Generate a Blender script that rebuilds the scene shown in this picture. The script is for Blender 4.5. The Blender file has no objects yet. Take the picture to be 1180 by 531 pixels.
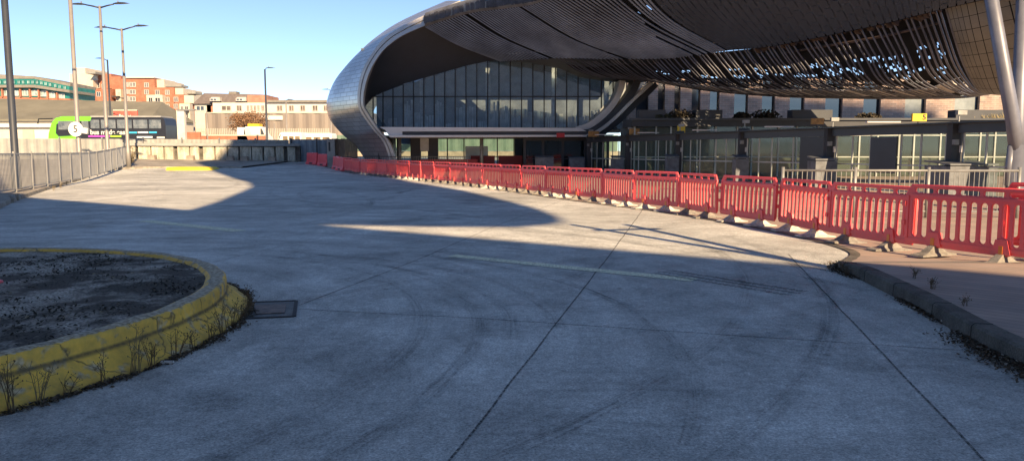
import bpy, math, random
from mathutils import Vector, Matrix, noise
random.seed(7)
R = math.radians
scene = bpy.context.scene
COL = scene.collection

# ---------------------------------------------------------------- camera
F_PX, H_CAM = 870.0, 1.55
PITCH = math.atan(91.5 / F_PX)
cam_d = bpy.data.cameras.new('camera'); cam = bpy.data.objects.new('camera', cam_d); COL.objects.link(cam)
cam.location = (0, 0, H_CAM); cam.rotation_euler = (R(90) - PITCH, 0, 0)
cam_d.sensor_width = 36; cam_d.lens = F_PX / 1180 * 36; cam_d.clip_start = .05; cam_d.clip_end = 3000
scene.camera = cam

# ---------------------------------------------------------------- light
SUN_EL = R(26)
SD = Vector((-.40, .917, 0)).normalized()             # horizontal travel of the light
world = bpy.data.worlds.new('World'); scene.world = world; world.use_nodes = True
wn = world.node_tree; bg = wn.nodes['Background']
sky = wn.nodes.new('ShaderNodeTexSky'); sky.sky_type = 'NISHITA'; sky.sun_disc = False
sky.sun_elevation = SUN_EL
sky.sun_rotation = math.atan2(-SD.x, -SD.y)
sky.altitude = 50; sky.air_density = .5; sky.dust_density = 0.0; sky.ozone_density = 1.0
wn.links.new(sky.outputs[0], bg.inputs[0]); bg.inputs[1].default_value = .073
sun_d = bpy.data.lights.new('sun', 'SUN'); sun_d.energy = 4.2; sun_d.angle = R(.4); sun_d.color = (1, .71, .41)
sun = bpy.data.objects.new('sun', sun_d); COL.objects.link(sun)
trav = Vector((SD.x * math.cos(SUN_EL), SD.y * math.cos(SUN_EL), -math.sin(SUN_EL)))
sun.rotation_euler = trav.to_track_quat('-Z', 'Y').to_euler(); sun.location = (20, -40, 60)
scene.view_settings.view_transform = 'Standard'; scene.view_settings.look = 'None'
scene.view_settings.exposure = 1.47; scene.view_settings.gamma = 1
scene.render.engine = 'CYCLES'

# ---------------------------------------------------------------- survey helpers
def gz(x, y):                                          # the yard rises gently to its far left corner
    t = min(max((y - x - 60) / 25, 0), 1.2)
    return .65 * t ** 1.3
def ray(px, py):
    a = (px - 590) / F_PX; b = (265.5 - py) / F_PX
    return Vector((a, math.cos(PITCH) + b * math.sin(PITCH), -math.sin(PITCH) + b * math.cos(PITCH)))
def W(px, py, Y):
    d = ray(px, py); return Vector((0, 0, H_CAM)) + d * (Y / d.y)
def G(px, py, dz=0.0):
    d = ray(px, py); z = 0.0
    for i in range(50):
        P = d * ((z + dz - H_CAM) / d.z); z = .5 * z + .5 * gz(P.x, P.y)
    return Vector((P.x, P.y, z + dz))
def lerp(a, b, t): return a + (b - a) * t
def cat(p0, p1, p2, p3, t):
    return .5 * ((2 * p1) + (p2 - p0) * t + (2 * p0 - 5 * p1 + 4 * p2 - p3) * t * t + (3 * p1 - p0 - 3 * p2 + p3) * t ** 3)
def spl(pts, u):                                       # u in 0..len-1
    n = len(pts) - 1; i = min(max(int(u), 0), n - 1); t = u - i
    a = pts[i - 1] if i > 0 else pts[0] * 2 - pts[1]
    d = pts[i + 2] if i + 2 <= n else pts[n] * 2 - pts[n - 1]
    return cat(a, pts[i], pts[i + 1], d, t)
def surf(cols, u, v):                                  # cols: list of columns of Vectors, v 0..1
    m = len(cols[0]) - 1
    row = [spl(c, v * m) for c in cols]
    return spl(row, u)

# ---------------------------------------------------------------- materials
MATS = {}
def mat(name, col, rough=.7, metal=0.0, var=.12, vs=1.5, bump=0.0, bs=40, spec=.5, vcol=None, stretch=(1, 1, 1), fine=0.0):
    if name in MATS: return MATS[name]
    m = bpy.data.materials.new(name); m.use_nodes = True; nt = m.node_tree; N = nt.nodes; L = nt.links
    b = N['Principled BSDF']; b.inputs['Roughness'].default_value = rough; b.inputs['Metallic'].default_value = metal
    b.inputs['Specular IOR Level'].default_value = spec
    tc = N.new('ShaderNodeTexCoord'); mp = N.new('ShaderNodeMapping'); mp.inputs['Scale'].default_value = stretch
    L.new(tc.outputs['Object'], mp.inputs[0])
    nz = N.new('ShaderNodeTexNoise'); nz.inputs['Scale'].default_value = vs; nz.inputs['Detail'].default_value = 8; nz.inputs['Roughness'].default_value = .65
    L.new(mp.outputs[0], nz.inputs['Vector'])
    rp = N.new('ShaderNodeValToRGB'); rp.color_ramp.elements[0].position = .3; rp.color_ramp.elements[1].position = .72
    c2 = vcol or tuple(c * (1 - 2.2 * var) for c in col)
    rp.color_ramp.elements[0].color = (*[max(c, 0) for c in c2], 1); rp.color_ramp.elements[1].color = (*[min(c * (1 + var * .6), 1) for c in col], 1)
    L.new(nz.outputs[0], rp.inputs[0]); out = rp.outputs[0]
    if fine:
        n2 = N.new('ShaderNodeTexNoise'); n2.inputs['Scale'].default_value = bs; n2.inputs['Detail'].default_value = 4
        L.new(tc.outputs['Object'], n2.inputs['Vector'])
        r2 = N.new('ShaderNodeValToRGB'); r2.color_ramp.elements[0].position = .32; r2.color_ramp.elements[1].position = .68
        r2.color_ramp.elements[0].color = (1 - fine,) * 3 + (1,); r2.color_ramp.elements[1].color = (1 + fine * .5,) * 3 + (1,)
        L.new(n2.outputs[0], r2.inputs[0])
        mx = N.new('ShaderNodeMix'); mx.data_type = 'RGBA'; mx.blend_type = 'MULTIPLY'; mx.inputs[0].default_value = 1
        L.new(out, mx.inputs[6]); L.new(r2.outputs[0], mx.inputs[7]); out = mx.outputs[2]
    L.new(out, b.inputs['Base Color'])
    if bump:
        n3 = N.new('ShaderNodeTexNoise'); n3.inputs['Scale'].default_value = bs; n3.inputs['Detail'].default_value = 5
        L.new(tc.outputs['Object'], n3.inputs['Vector'])
        bp = N.new('ShaderNodeBump'); bp.inputs['Strength'].default_value = bump; bp.inputs['Distance'].default_value = .02
        L.new(n3.outputs[0], bp.inputs['Height']); L.new(bp.outputs[0], b.inputs['Normal'])
    MATS[name] = m; return m

def math_n(nt, op, a, b=None, c=None):
    n = nt.nodes.new('ShaderNodeMath'); n.operation = op
    for i, v in enumerate((a, b, c)):
        if v is None: continue
        if isinstance(v, (int, float)): n.inputs[i].default_value = v
        else: nt.links.new(v, n.inputs[i])
    return n.outputs[0]

def mat_concrete(name, base=(.64, .65, .615)):
    m = bpy.data.materials.new(name); m.use_nodes = True; nt = m.node_tree; N = nt.nodes; L = nt.links
    b = N['Principled BSDF']; b.inputs['Roughness'].default_value = .82; b.inputs['Specular IOR Level'].default_value = .35
    tc = N.new('ShaderNodeTexCoord'); O = tc.outputs['Object']
    def nz(scale, det=6, rough=.6, vec=O, dist=0):
        n = N.new('ShaderNodeTexNoise'); n.inputs['Scale'].default_value = scale; n.inputs['Detail'].default_value = det
        n.inputs['Roughness'].default_value = rough; n.inputs['Distortion'].default_value = dist; L.new(vec, n.inputs['Vector']); return n.outputs[0]
    def ramp(v, p0, p1, c0, c1):
        r = N.new('ShaderNodeValToRGB'); r.color_ramp.elements[0].position = p0; r.color_ramp.elements[1].position = p1
        r.color_ramp.elements[0].color = (c0, c0, c0, 1); r.color_ramp.elements[1].color = (c1, c1, c1, 1); L.new(v, r.inputs[0]); return r.outputs[0]
    def mul(a, c):
        x = N.new('ShaderNodeMix'); x.data_type = 'RGBA'; x.blend_type = 'MULTIPLY'; x.inputs[0].default_value = 1
        L.new(a, x.inputs[6]); L.new(c, x.inputs[7]); return x.outputs[2]
    rgb = N.new('ShaderNodeRGB'); rgb.outputs[0].default_value = (*base, 1)
    c = mul(rgb.outputs[0], ramp(nz(.22, 8, .62, dist=.6), .34, .66, .68, 1.16))
    c = mul(c, ramp(nz(1.3, 9, .72), .36, .64, .78, 1.12))
    c = mul(c, ramp(nz(.55, 9, .8, dist=1.5), .50, .62, 1.0, .72))
    # sweeping wear of turning buses: noise stretched round the traffic island
    sep = N.new('ShaderNodeSeparateXYZ'); L.new(O, sep.inputs[0])
    dx = math_n(nt, 'SUBTRACT', sep.outputs[0], -6.2); dy = math_n(nt, 'SUBTRACT', sep.outputs[1], 6.3)
    rr = math_n(nt, 'SQRT', math_n(nt, 'ADD', math_n(nt, 'MULTIPLY', dx, dx), math_n(nt, 'MULTIPLY', dy, dy)))
    an = math_n(nt, 'ARCTAN2', dy, dx)
    cb = N.new('ShaderNodeCombineXYZ'); L.new(math_n(nt, 'MULTIPLY', rr, 2.6), cb.inputs[0]); L.new(math_n(nt, 'MULTIPLY', an, 1.3), cb.inputs[1])
    c = mul(c, ramp(nz(1.0, 5, .6, cb.outputs[0], .25), .36, .62, .86, 1.06))
    vo = N.new('ShaderNodeTexVoronoi'); vo.inputs['Scale'].default_value = 60; L.new(O, vo.inputs['Vector'])
    c = mul(c, ramp(nz(60, 4, .8), .34, .66, .50, 1.42))
    c = mul(c, ramp(nz(16, 6, .75), .36, .64, .76, 1.16))
    # pale stone chips
    chips = ramp(vo.outputs['Distance'], .10, .26, 1.0, 0.0)
    sel = ramp(nz(31, 3), .50, .60, 0, 1)
    f = math_n(nt, 'MULTIPLY', chips, sel)
    mx = N.new('ShaderNodeMix'); mx.data_type = 'RGBA'; L.new(math_n(nt, 'MULTIPLY', f, .75), mx.inputs[0]); L.new(c, mx.inputs[6]); mx.inputs[7].default_value = (.85, .84, .80, 1)
    # small dark oil spots
    v2 = N.new('ShaderNodeTexVoronoi'); v2.inputs['Scale'].default_value = 1.1; L.new(O, v2.inputs['Vector'])
    sp = ramp(v2.outputs['Distance'], .02, .05, .55, 1.0)
    c = mul(mx.outputs[2], sp)
    L.new(c, b.inputs['Base Color'])
    bp = N.new('ShaderNodeBump'); bp.inputs['Strength'].default_value = .55; bp.inputs['Distance'].default_value = .006
    L.new(nz(70, 6, .7), bp.inputs['Height']); L.new(bp.outputs[0], b.inputs['Normal'])
    return m

def mat_brick(name, c1, c2, mortar, scale=1.0, bw=.42, rh=.15):
    m = bpy.data.materials.new(name); m.use_nodes = True; nt = m.node_tree; N = nt.nodes; L = nt.links
    b = N['Principled BSDF']; b.inputs['Roughness'].default_value = .85
    tc = N.new('ShaderNodeTexCoord'); sep = N.new('ShaderNodeSeparateXYZ'); L.new(tc.outputs['Object'], sep.inputs[0])
    cb = N.new('ShaderNodeCombineXYZ'); L.new(math_n(nt, 'ADD', sep.outputs[0], sep.outputs[1]), cb.inputs[0]); L.new(sep.outputs[2], cb.inputs[1])
    br = N.new('ShaderNodeTexBrick'); br.inputs['Scale'].default_value = scale; br.inputs['Brick Width'].default_value = bw; br.inputs['Row Height'].default_value = rh
    br.inputs['Mortar Size'].default_value = .012; br.inputs['Color1'].default_value = (*c1, 1); br.inputs['Color2'].default_value = (*c2, 1); br.inputs['Mortar'].default_value = (*mortar, 1)
    L.new(cb.outputs[0], br.inputs['Vector'])
    nz = N.new('ShaderNodeTexNoise'); nz.inputs['Scale'].default_value = 1.2; nz.inputs['Detail'].default_value = 6; L.new(tc.outputs['Object'], nz.inputs['Vector'])
    rp = N.new('ShaderNodeValToRGB'); rp.color_ramp.elements[0].position = .3; rp.color_ramp.elements[1].position = .7; rp.color_ramp.elements[0].color = (.72,) * 3 + (1,); rp.color_ramp.elements[1].color = (1.1,) * 3 + (1,)
    L.new(nz.outputs[0], rp.inputs[0])
    mx = N.new('ShaderNodeMix'); mx.data_type = 'RGBA'; mx.blend_type = 'MULTIPLY'; mx.inputs[0].default_value = 1
    L.new(br.outputs[0], mx.inputs[6]); L.new(rp.outputs[0], mx.inputs[7]); L.new(mx.outputs[2], b.inputs['Base Color'])
    MATS[name] = m; return m

def mat_glass(name, tint, alpha=.45, rough=.03, base=(.02, .03, .035)):
    """window glass: part see-through, part mirror"""
    m = bpy.data.materials.new(name); m.use_nodes = True; nt = m.node_tree; N = nt.nodes; L = nt.links
    b = N['Principled BSDF']; b.inputs['Base Color'].default_value = (*base, 1); b.inputs['Roughness'].default_value = rough
    b.inputs['Specular IOR Level'].default_value = .9
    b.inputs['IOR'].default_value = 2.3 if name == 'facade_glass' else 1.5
    tr = N.new('ShaderNodeBsdfTransparent'); tr.inputs[0].default_value = (*tint, 1)
    mx = N.new('ShaderNodeMixShader'); mx.inputs[0].default_value = 1 - alpha
    L.new(tr.outputs[0], mx.inputs[1]); L.new(b.outputs[0], mx.inputs[2]); L.new(mx.outputs[0], N['Material Output'].inputs[0])
    MATS[name] = m; return m

def mat_stain(name, col, scale=3.0, lo=.42, hi=.7, amax=.8, stretch=(1, 1, 1), streak=False):
    """worn paint or rubber that has partly gone: ragged alpha"""
    m = bpy.data.materials.new(name); m.use_nodes = True; nt = m.node_tree; N = nt.nodes; L = nt.links
    b = N['Principled BSDF']; b.inputs['Base Color'].default_value = (*col, 1); b.inputs['Roughness'].default_value = .85
    tc = N.new('ShaderNodeTexCoord'); mp = N.new('ShaderNodeMapping'); mp.inputs['Scale'].default_value = stretch; L.new(tc.outputs['Object'], mp.inputs[0])
    nz = N.new('ShaderNodeTexNoise'); nz.inputs['Scale'].default_value = scale; nz.inputs['Detail'].default_value = 8; nz.inputs['Roughness'].default_value = .75
    L.new(mp.outputs[0], nz.inputs['Vector'])
    rp = N.new('ShaderNodeMapRange'); rp.inputs[1].default_value = lo; rp.inputs[2].default_value = hi; rp.inputs[3].default_value = 0; rp.inputs[4].default_value = amax
    L.new(nz.outputs[0], rp.inputs[0]); al = rp.outputs[0]
    n2 = N.new('ShaderNodeTexNoise'); n2.inputs['Scale'].default_value = 55; n2.inputs['Detail'].default_value = 4; L.new(tc.outputs['Object'], n2.inputs['Vector'])
    r2 = N.new('ShaderNodeMapRange'); r2.inputs[1].default_value = .38; r2.inputs[2].default_value = .62; r2.inputs[3].default_value = .25; L.new(n2.outputs[0], r2.inputs[0])
    al = math_n(nt, 'MULTIPLY', al, r2.outputs[0])
    if streak:
        uv = N.new('ShaderNodeUVMap'); sp = N.new('ShaderNodeSeparateXYZ'); L.new(uv.outputs[0], sp.inputs[0])
        e = math_n(nt, 'MULTIPLY', sp.outputs[0], math_n(nt, 'SUBTRACT', 1.0, sp.outputs[0]))
        e = math_n(nt, 'MINIMUM', math_n(nt, 'MULTIPLY', e, 5.0), 1.0)
        cb = N.new('ShaderNodeCombineXYZ'); L.new(math_n(nt, 'MULTIPLY', sp.outputs[0], 9.0), cb.inputs[0]); L.new(math_n(nt, 'MULTIPLY', sp.outputs[1], .6), cb.inputs[1])
        n3 = N.new('ShaderNodeTexNoise'); n3.inputs['Scale'].default_value = 1; n3.inputs['Detail'].default_value = 3; L.new(cb.outputs[0], n3.inputs['Vector'])
        r3 = N.new('ShaderNodeMapRange'); r3.inputs[1].default_value = .40; r3.inputs[2].default_value = .62; L.new(n3.outputs[0], r3.inputs[0])
        al = math_n(nt, 'MULTIPLY', al, math_n(nt, 'MULTIPLY', e, r3.outputs[0]))
    L.new(al, b.inputs['Alpha'])
    MATS[name] = m; return m

CONC = mat_concrete('yard_concrete')
M_JOINT = mat('joint_tar', (.035, .035, .038), .8)
M_KERB = mat('kerb_concrete', (.26, .25, .22), .85, var=.25, vs=3, bump=.4, bs=60, fine=.35)
M_PAVE = mat_brick('block_paving', (.44, .33, .27), (.36, .29, .25), (.22, .20, .18), 1.0, .2, .1)
M_RED = mat('red_plastic', (1.0, .085, .10), .45, var=.05, vs=2.5, vcol=(.90, .08, .095), bump=.06, bs=25)
def add_wear(m):                                       # each barrier its own fade, dusty at the foot
    nt = m.node_tree; N = nt.nodes; L = nt.links; b = N['Principled BSDF']; src = b.inputs['Base Color'].links[0].from_socket
    oi = N.new('ShaderNodeObjectInfo'); hs = N.new('ShaderNodeHueSaturation'); L.new(src, hs.inputs['Color'])
    mr = N.new('ShaderNodeMapRange'); mr.inputs[3].default_value = .93; mr.inputs[4].default_value = 1.0; L.new(oi.outputs['Random'], mr.inputs[0]); L.new(mr.outputs[0], hs.inputs['Saturation'])
    m2 = N.new('ShaderNodeMapRange'); m2.inputs[3].default_value = 1.0; m2.inputs[4].default_value = .88; L.new(oi.outputs['Random'], m2.inputs[0]); L.new(m2.outputs[0], hs.inputs['Value'])
    tc = N.new('ShaderNodeTexCoord'); sp = N.new('ShaderNodeSeparateXYZ'); L.new(tc.outputs['Object'], sp.inputs[0])
    nz = N.new('ShaderNodeTexNoise'); nz.inputs['Scale'].default_value = 7; nz.inputs['Detail'].default_value = 8; nz.inputs['Roughness'].default_value = .75; L.new(tc.outputs['Object'], nz.inputs['Vector'])
    d = N.new('ShaderNodeMapRange'); d.inputs[1].default_value = .55; d.inputs[2].default_value = .05; d.inputs[3].default_value = .0; d.inputs[4].default_value = .9; L.new(sp.outputs[2], d.inputs[0])
    e = N.new('ShaderNodeMapRange'); e.inputs[1].default_value = .42; e.inputs[2].default_value = .66; L.new(nz.outputs[0], e.inputs[0])
    f = math_n(nt, 'MULTIPLY', math_n(nt, 'ADD', math_n(nt, 'MULTIPLY', d.outputs[0], .38), .03), e.outputs[0])
    mx = N.new('ShaderNodeMix'); mx.data_type = 'RGBA'; L.new(f, mx.inputs[0]); L.new(hs.outputs[0], mx.inputs[6]); mx.inputs[7].default_value = (.30, .20, .15, 1); L.new(mx.outputs[2], b.inputs['Base Color'])
add_wear(M_RED)
M_RED2 = mat('red_plastic_faded', (.90, .10, .11), .5, var=.1, vs=3, vcol=(.78, .07, .09))
M_ORANGE = mat('orange_plastic', (.9, .28, .04), .45)
M_RUBBER = mat('foot_rubber', (.26, .25, .23), .8, var=.25, vs=9, bump=.4, bs=60)
M_PALEFOOT = mat('foot_pale', (.62, .59, .54), .8, var=.25, vs=9, bump=.4, bs=60)
M_DARK = mat('dark_metal', (.018, .021, .027), .42, .0, var=.2)
M_NAVY = mat('charcoal_paint', (.03, .035, .045), .45)
M_GREYM = mat('galvanised_steel', (.27, .28, .285), .5, .35, var=.15, vs=6)
M_FENCE = mat('fence_grey', (.46, .47, .46), .55, .2, var=.1)
M_SILVER = mat('silver_cladding', (.62, .62, .61), .33, .85, var=.05, vs=.8)
M_RIM = mat('rim_cladding', (.55, .54, .52), .4, .5, var=.08)
M_WHITE = mat('white_paint', (.60, .59, .57), .6, var=.06)
M_YEL = mat('yellow_paint', (.80, .52, .03), .6, var=.15, vs=4)

# ---------------------------------------------------------------- mesh collector
class MB:
    def __init__(s): s.v = []; s.f = []
    def add(s, vs, fs):
        n = len(s.v); s.v += [Vector(p) for p in vs]; s.f += [tuple(i + n for i in f) for f in fs]; return s
    def box(s, x0, y0, z0, x1, y1, z1):
        if x0 > x1: x0, x1 = x1, x0
        if y0 > y1: y0, y1 = y1, y0
        if z0 > z1: z0, z1 = z1, z0
        return s.add([(x0, y0, z0), (x1, y0, z0), (x1, y1, z0), (x0, y1, z0), (x0, y0, z1), (x1, y0, z1), (x1, y1, z1), (x0, y1, z1)],
                     [(0, 3, 2, 1), (4, 5, 6, 7), (0, 1, 5, 4), (1, 2, 6, 5), (2, 3, 7, 6), (3, 0, 4, 7)])
    def bar(s, a, b, w, h, up=Vector((0, 0, 1))):      # box-section member from a to b
        a = Vector(a); b = Vector(b); d = (b - a).normalized(); up = Vector(up)
        if abs(d.dot(up)) > .98: up = Vector((0, 1, 0))
        x = d.cross(up).normalized() * w / 2; z = x.cross(d).normalized() * h / 2
        vs = [p + q for p in (a, b) for q in (-x - z, x - z, x + z, -x + z)]
        return s.add(vs, [(0, 1, 2, 3), (7, 6, 5, 4), (0, 4, 5, 1), (1, 5, 6, 2), (2, 6, 7, 3), (3, 7, 4, 0)])
    def tube(s, pts, r, n=8, cap=True):
        pts = [Vector(p) for p in pts]; rs = r if isinstance(r, (list, tuple)) else [r] * len(pts)
        base = len(s.v); up = None
        for i, p in enumerate(pts):
            d = (pts[min(i + 1, len(pts) - 1)] - pts[max(i - 1, 0)]).normalized()
            a = d.cross(Vector((0, 0, 1))) if up is None else up - d * up.dot(d)
            if a.length < 1e-3: a = d.cross(Vector((0, 1, 0)))
            a.normalize(); up = a; b = d.cross(a)
            for k in range(n):
                t = 2 * math.pi * k / n; s.v.append(p + (a * math.cos(t) + b * math.sin(t)) * rs[i])
        for i in range(len(pts) - 1):
            for k in range(n):
                k2 = (k + 1) % n; s.f.append((base + i * n + k, base + i * n + k2, base + (i + 1) * n + k2, base + (i + 1) * n + k))
        if cap:
            s.f.append(tuple(base + k for k in range(n))[::-1]); s.f.append(tuple(base + (len(pts) - 1) * n + k for k in range(n)))
        return s
    def grid(s, rows):
        n = len(rows[0]); b = len(s.v)
        for r in rows: s.v += [Vector(p) for p in r]
        for i in range(len(rows) - 1):
            for j in range(n - 1): s.f.append((b + i * n + j, b + i * n + j + 1, b + (i + 1) * n + j + 1, b + (i + 1) * n + j))
        return s
    def prism(s, poly, vec):                           # planar polygon extruded along vec
        n = len(poly); a = [Vector(p) for p in poly]; v = Vector(vec)
        return s.add(a + [p + v for p in a], [tuple(range(n))[::-1], tuple(range(n, 2 * n))] + [(i, (i + 1) % n, n + (i + 1) % n, n + i) for i in range(n)])
    def ribbon(s, pts, nrm, w, t):                     # strip of width w along side vectors, thickness t
        m = len(pts); rows = []
        for i, p in enumerate(pts):
            d = (pts[min(i + 1, m - 1)] - pts[max(i - 1, 0)]).normalized(); x = d.cross(nrm[i]).normalized() * w / 2; z = nrm[i] * t / 2
            rows.append([p - x - z, p + x - z, p + x + z, p - x + z, p - x - z])
        return s.grid(rows)
    def build(s, name, m, parent=None, label=None, cat=None, group=None, kind=None, smooth=False, local=False, origin=None):
        if origin is None:
            if parent is not None: origin = Vector((0, 0, 0)) if local else wloc(parent)
            elif local or kind: origin = Vector((0, 0, 0))
            else:
                xs = [p.x for p in s.v]; ys = [p.y for p in s.v]; zs = [p.z for p in s.v]
                origin = Vector(((min(xs) + max(xs)) / 2, (min(ys) + max(ys)) / 2, min(zs)))
        me = bpy.data.meshes.new(name); me.from_pydata([p - origin for p in s.v], [], s.f); me.update()
        me.materials.append(m)
        if smooth:
            for p in me.polygons: p.use_smooth = True
        o = bpy.data.objects.new(name, me); COL.objects.link(o)
        if parent is not None:
            o.parent = parent
            if parent.type == 'MESH': o.location = origin - wloc(parent)
        else: o.location = origin
        tag(o, label, cat, group, kind); return o
def wloc(o):
    v = Vector(o.location)
    while o.parent is not None: o = o.parent; v += Vector(o.location)
    return v
def tag(o, label=None, cat=None, group=None, kind=None):
    for k, v in (('label', label), ('category', cat), ('group', group), ('kind', kind)):
        if v: o[k] = v
def thing(name, label, cat, loc=(0, 0, 0), group=None):
    o = bpy.data.objects.new(name, None); COL.objects.link(o); o.location = loc; o.empty_display_size = .2
    tag(o, label, cat, group); return o
def copy_thing(o, loc, rz, label, group=None):
    kids = [k for k in COL.objects if k.parent == o]
    c = o.copy(); COL.objects.link(c); c.location = loc; c.rotation_euler = (0, 0, rz); c['label'] = label
    if group: c['group'] = group
    for k in kids:
        d = k.copy(); COL.objects.link(d); d.parent = c
    return c
def text_mesh(name, body, size, m, parent, loc, rot=(math.pi / 2, 0, 0), depth=.01, offset=0.0):
    cu = bpy.data.curves.new(name, 'FONT'); cu.body = body; cu.size = size; cu.extrude = depth; cu.align_x = 'CENTER'; cu.align_y = 'CENTER'; cu.offset = offset
    t = bpy.data.objects.new('tmp', cu); COL.objects.link(t); bpy.context.view_layer.update()
    me = bpy.data.meshes.new_from_object(t.evaluated_get(bpy.context.evaluated_depsgraph_get())); bpy.data.objects.remove(t)
    me.materials.clear(); me.materials.append(m)
    o = bpy.data.objects.new(name, me); COL.objects.link(o); o.parent = parent; o.location = Vector(loc) - wloc(parent); o.rotation_euler = rot; return o
def curve_panel(splines, depth, bevel):                # filled 2-D outline with holes -> mesh (x, z plane)
    cu = bpy.data.curves.new('c', 'CURVE'); cu.dimensions = '2D'; cu.fill_mode = 'BOTH'; cu.extrude = depth; cu.bevel_depth = bevel; cu.bevel_resolution = 1
    for pts in splines:
        sp = cu.splines.new('POLY'); sp.points.add(len(pts) - 1)
        for i, (x, y) in enumerate(pts): sp.points[i].co = (x, y, 0, 1)
        sp.use_cyclic_u = True
    t = bpy.data.objects.new('tmp', cu); COL.objects.link(t); bpy.context.view_layer.update()
    me = bpy.data.meshes.new_from_object(t.evaluated_get(bpy.context.evaluated_depsgraph_get())); bpy.data.objects.remove(t)
    me.transform(Matrix.Rotation(math.pi / 2, 4, 'X')); return me

# ================================================================= SETTING
# ground sheet
xs = [-900, -500, -250, -150, -100] + [-80 + 2 * i for i in range(51)] + [40, 70, 120, 250, 500, 900]
ys = [-300, -150, -60, -20] + [-10 + 2 * i for i in range(61)] + [130, 200, 400, 900, 2000]
gb = MB(); gb.grid([[Vector((x, y, gz(x, y))) for x in xs] for y in ys])
gb.build('ground', CONC, kind='structure', smooth=True)

def strip_on_ground(mb, pts, w, dz, seg=.8, wob=0.0):
    P = []
    for a, b in zip(pts[:-1], pts[1:]):
        n = max(1, int((b - a).length / seg))
        P += [a.lerp(b, i / n) for i in range(n)]
    P.append(pts[-1]); L = []
    for i, p in enumerate(P):
        d = (P[min(i + 1, len(P) - 1)] - P[max(i - 1, 0)]); d.z = 0; d.normalize(); x = Vector((d.y, -d.x, 0))
        q = p + x * (noise.noise(p * 1.3) * wob)
        ww = w(i / (len(P) - 1)) if callable(w) else w
        r = []
        for sgn in (-.5, .5):
            k = q + x * ww * sgn; r.append(Vector((k.x, k.y, gz(k.x, k.y) + dz)))
        L.append(r)
    mb.grid(L); return mb
V2 = lambda x, y: Vector((x, y, 0))
JO = [([(-.9, 1), (-.31, 3.66), (1.55, 11.59), (2.97, 17.78), (4.6, 25)], .022), ([(1.75, 1), (2.38, 3.66), (4.17, 11.3)], .022),
      ([(-2.1, 7.32), (-.3, 6.9), (3.17, 5.87), (3.75, 5.7)], .020), ([(-2.15, 7.5), (-1.36, 10.66), (-.51, 14.82), (.7, 20), (2, 25.5)], .020),
      ([(-9, 13.6), (-3, 12.3), (1.6, 11.3), (4.2, 10.7)], .015), ([(-4.5, 9.2), (-3.6, 13), (-2.2, 19), (-.6, 26)], .016),
      ([(-14, 20.5), (-5, 18.9), (3, 17.3)], .02), ([(-9.4, 14), (-8.2, 19), (-6, 28), (-4, 36)], .025), ([(-19, 31), (-8, 29), (-1, 27.5)], .03),
      ([(-15, 22), (-13, 30), (-11, 40), (-10.5, 46)], .03), ([(-22, 43), (-8, 40.5), (-3.5, 39.5)], .04), ([(-4.2, 1.2), (-2.0, 2.0), (3.6, 1.3)], .02)]
jb = MB()
for pts, w in JO: strip_on_ground(jb, [V2(*p) for p in pts], w * .70, .004, .4, .012)
jb.build('slab_joints', mat_stain('joint_sealant', (.045, .045, .048), 2.5, .05, .36, .95), kind='structure')

# tyre marks: arcs left by turning buses, ragged rubber film
tb = MB()
def arc(cx, cy, r, a0, a1, n=40): return [V2(cx + r * math.cos(R(a0 + (a1 - a0) * i / n)), cy + r * math.sin(R(a0 + (a1 - a0) * i / n))) for i in range(n + 1)]
for (cx, cy, r, a0, a1, w) in [(-6.2, 6.3, 5.4, -40, 60, .22), (-6.2, 6.3, 5.9, -30, 70, .2), (-5, 6, 6.3, -20, 55, .16), (-4.6, 6.5, 4.6, -5, 75, .2), (-4.6, 6.5, 5.0, 0, 70, .18),
                               (-12, 4, 16.5, 15, 62, .25), (-12, 4, 17.1, 10, 60, .22), (-16, 8, 18, 30, 75, .3), (-20, 20, 16, -20, 60, .35), (-18, 26, 14, -10, 80, .3), (4, 30, 12, 150, 230, .3),
                               (8, 34, 18, 160, 225, .3), (-14, 30, 10, -50, 60, .3), (6, 2, 10, 100, 160, .2), (-9, 12, 12.2, -50, 10, .24), (-9, 12, 13.0, -50, 10, .24), (-30, 30, 18, -30, 50, .35)]:
    strip_on_ground(tb, arc(cx, cy, r, a0, a1), w * random.uniform(.8, 1.3), .005 + .0001 * len(tb.f) / 60, .3)
to = tb.build('tyre_marks', mat_stain('rubber_film', (.06, .06, .065), .35, .37, .66, .72, streak=True), kind='structure')
uvl = to.data.uv_layers.new(name='UVMap')
for pl in to.data.polygons:
    for li in pl.loop_indices:
        vi = to.data.loops[li].vertex_index; uvl.data[li].uv = (vi % 2, (vi // 2) * .3)
skb = MB()                                             # short tread prints near the barriers
for j in range(3):
    for i in range(24):
        t = i / 24; x = lerp(1.75, 2.95, t) + j * .13 + random.uniform(-.01, .01); y = lerp(9.5, 8.0, t) + j * .10
        skb.add([(x, y, .0062), (x + .13, y - .022, .0062), (x + .135, y + .012, .0062), (x + .005, y + .034, .0062)], [(0, 1, 2, 3)])
skb.build('tread_print', mat_stain('tread_film', (.05, .052, .058), 5, .28, .5, .9), kind='structure')
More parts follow.
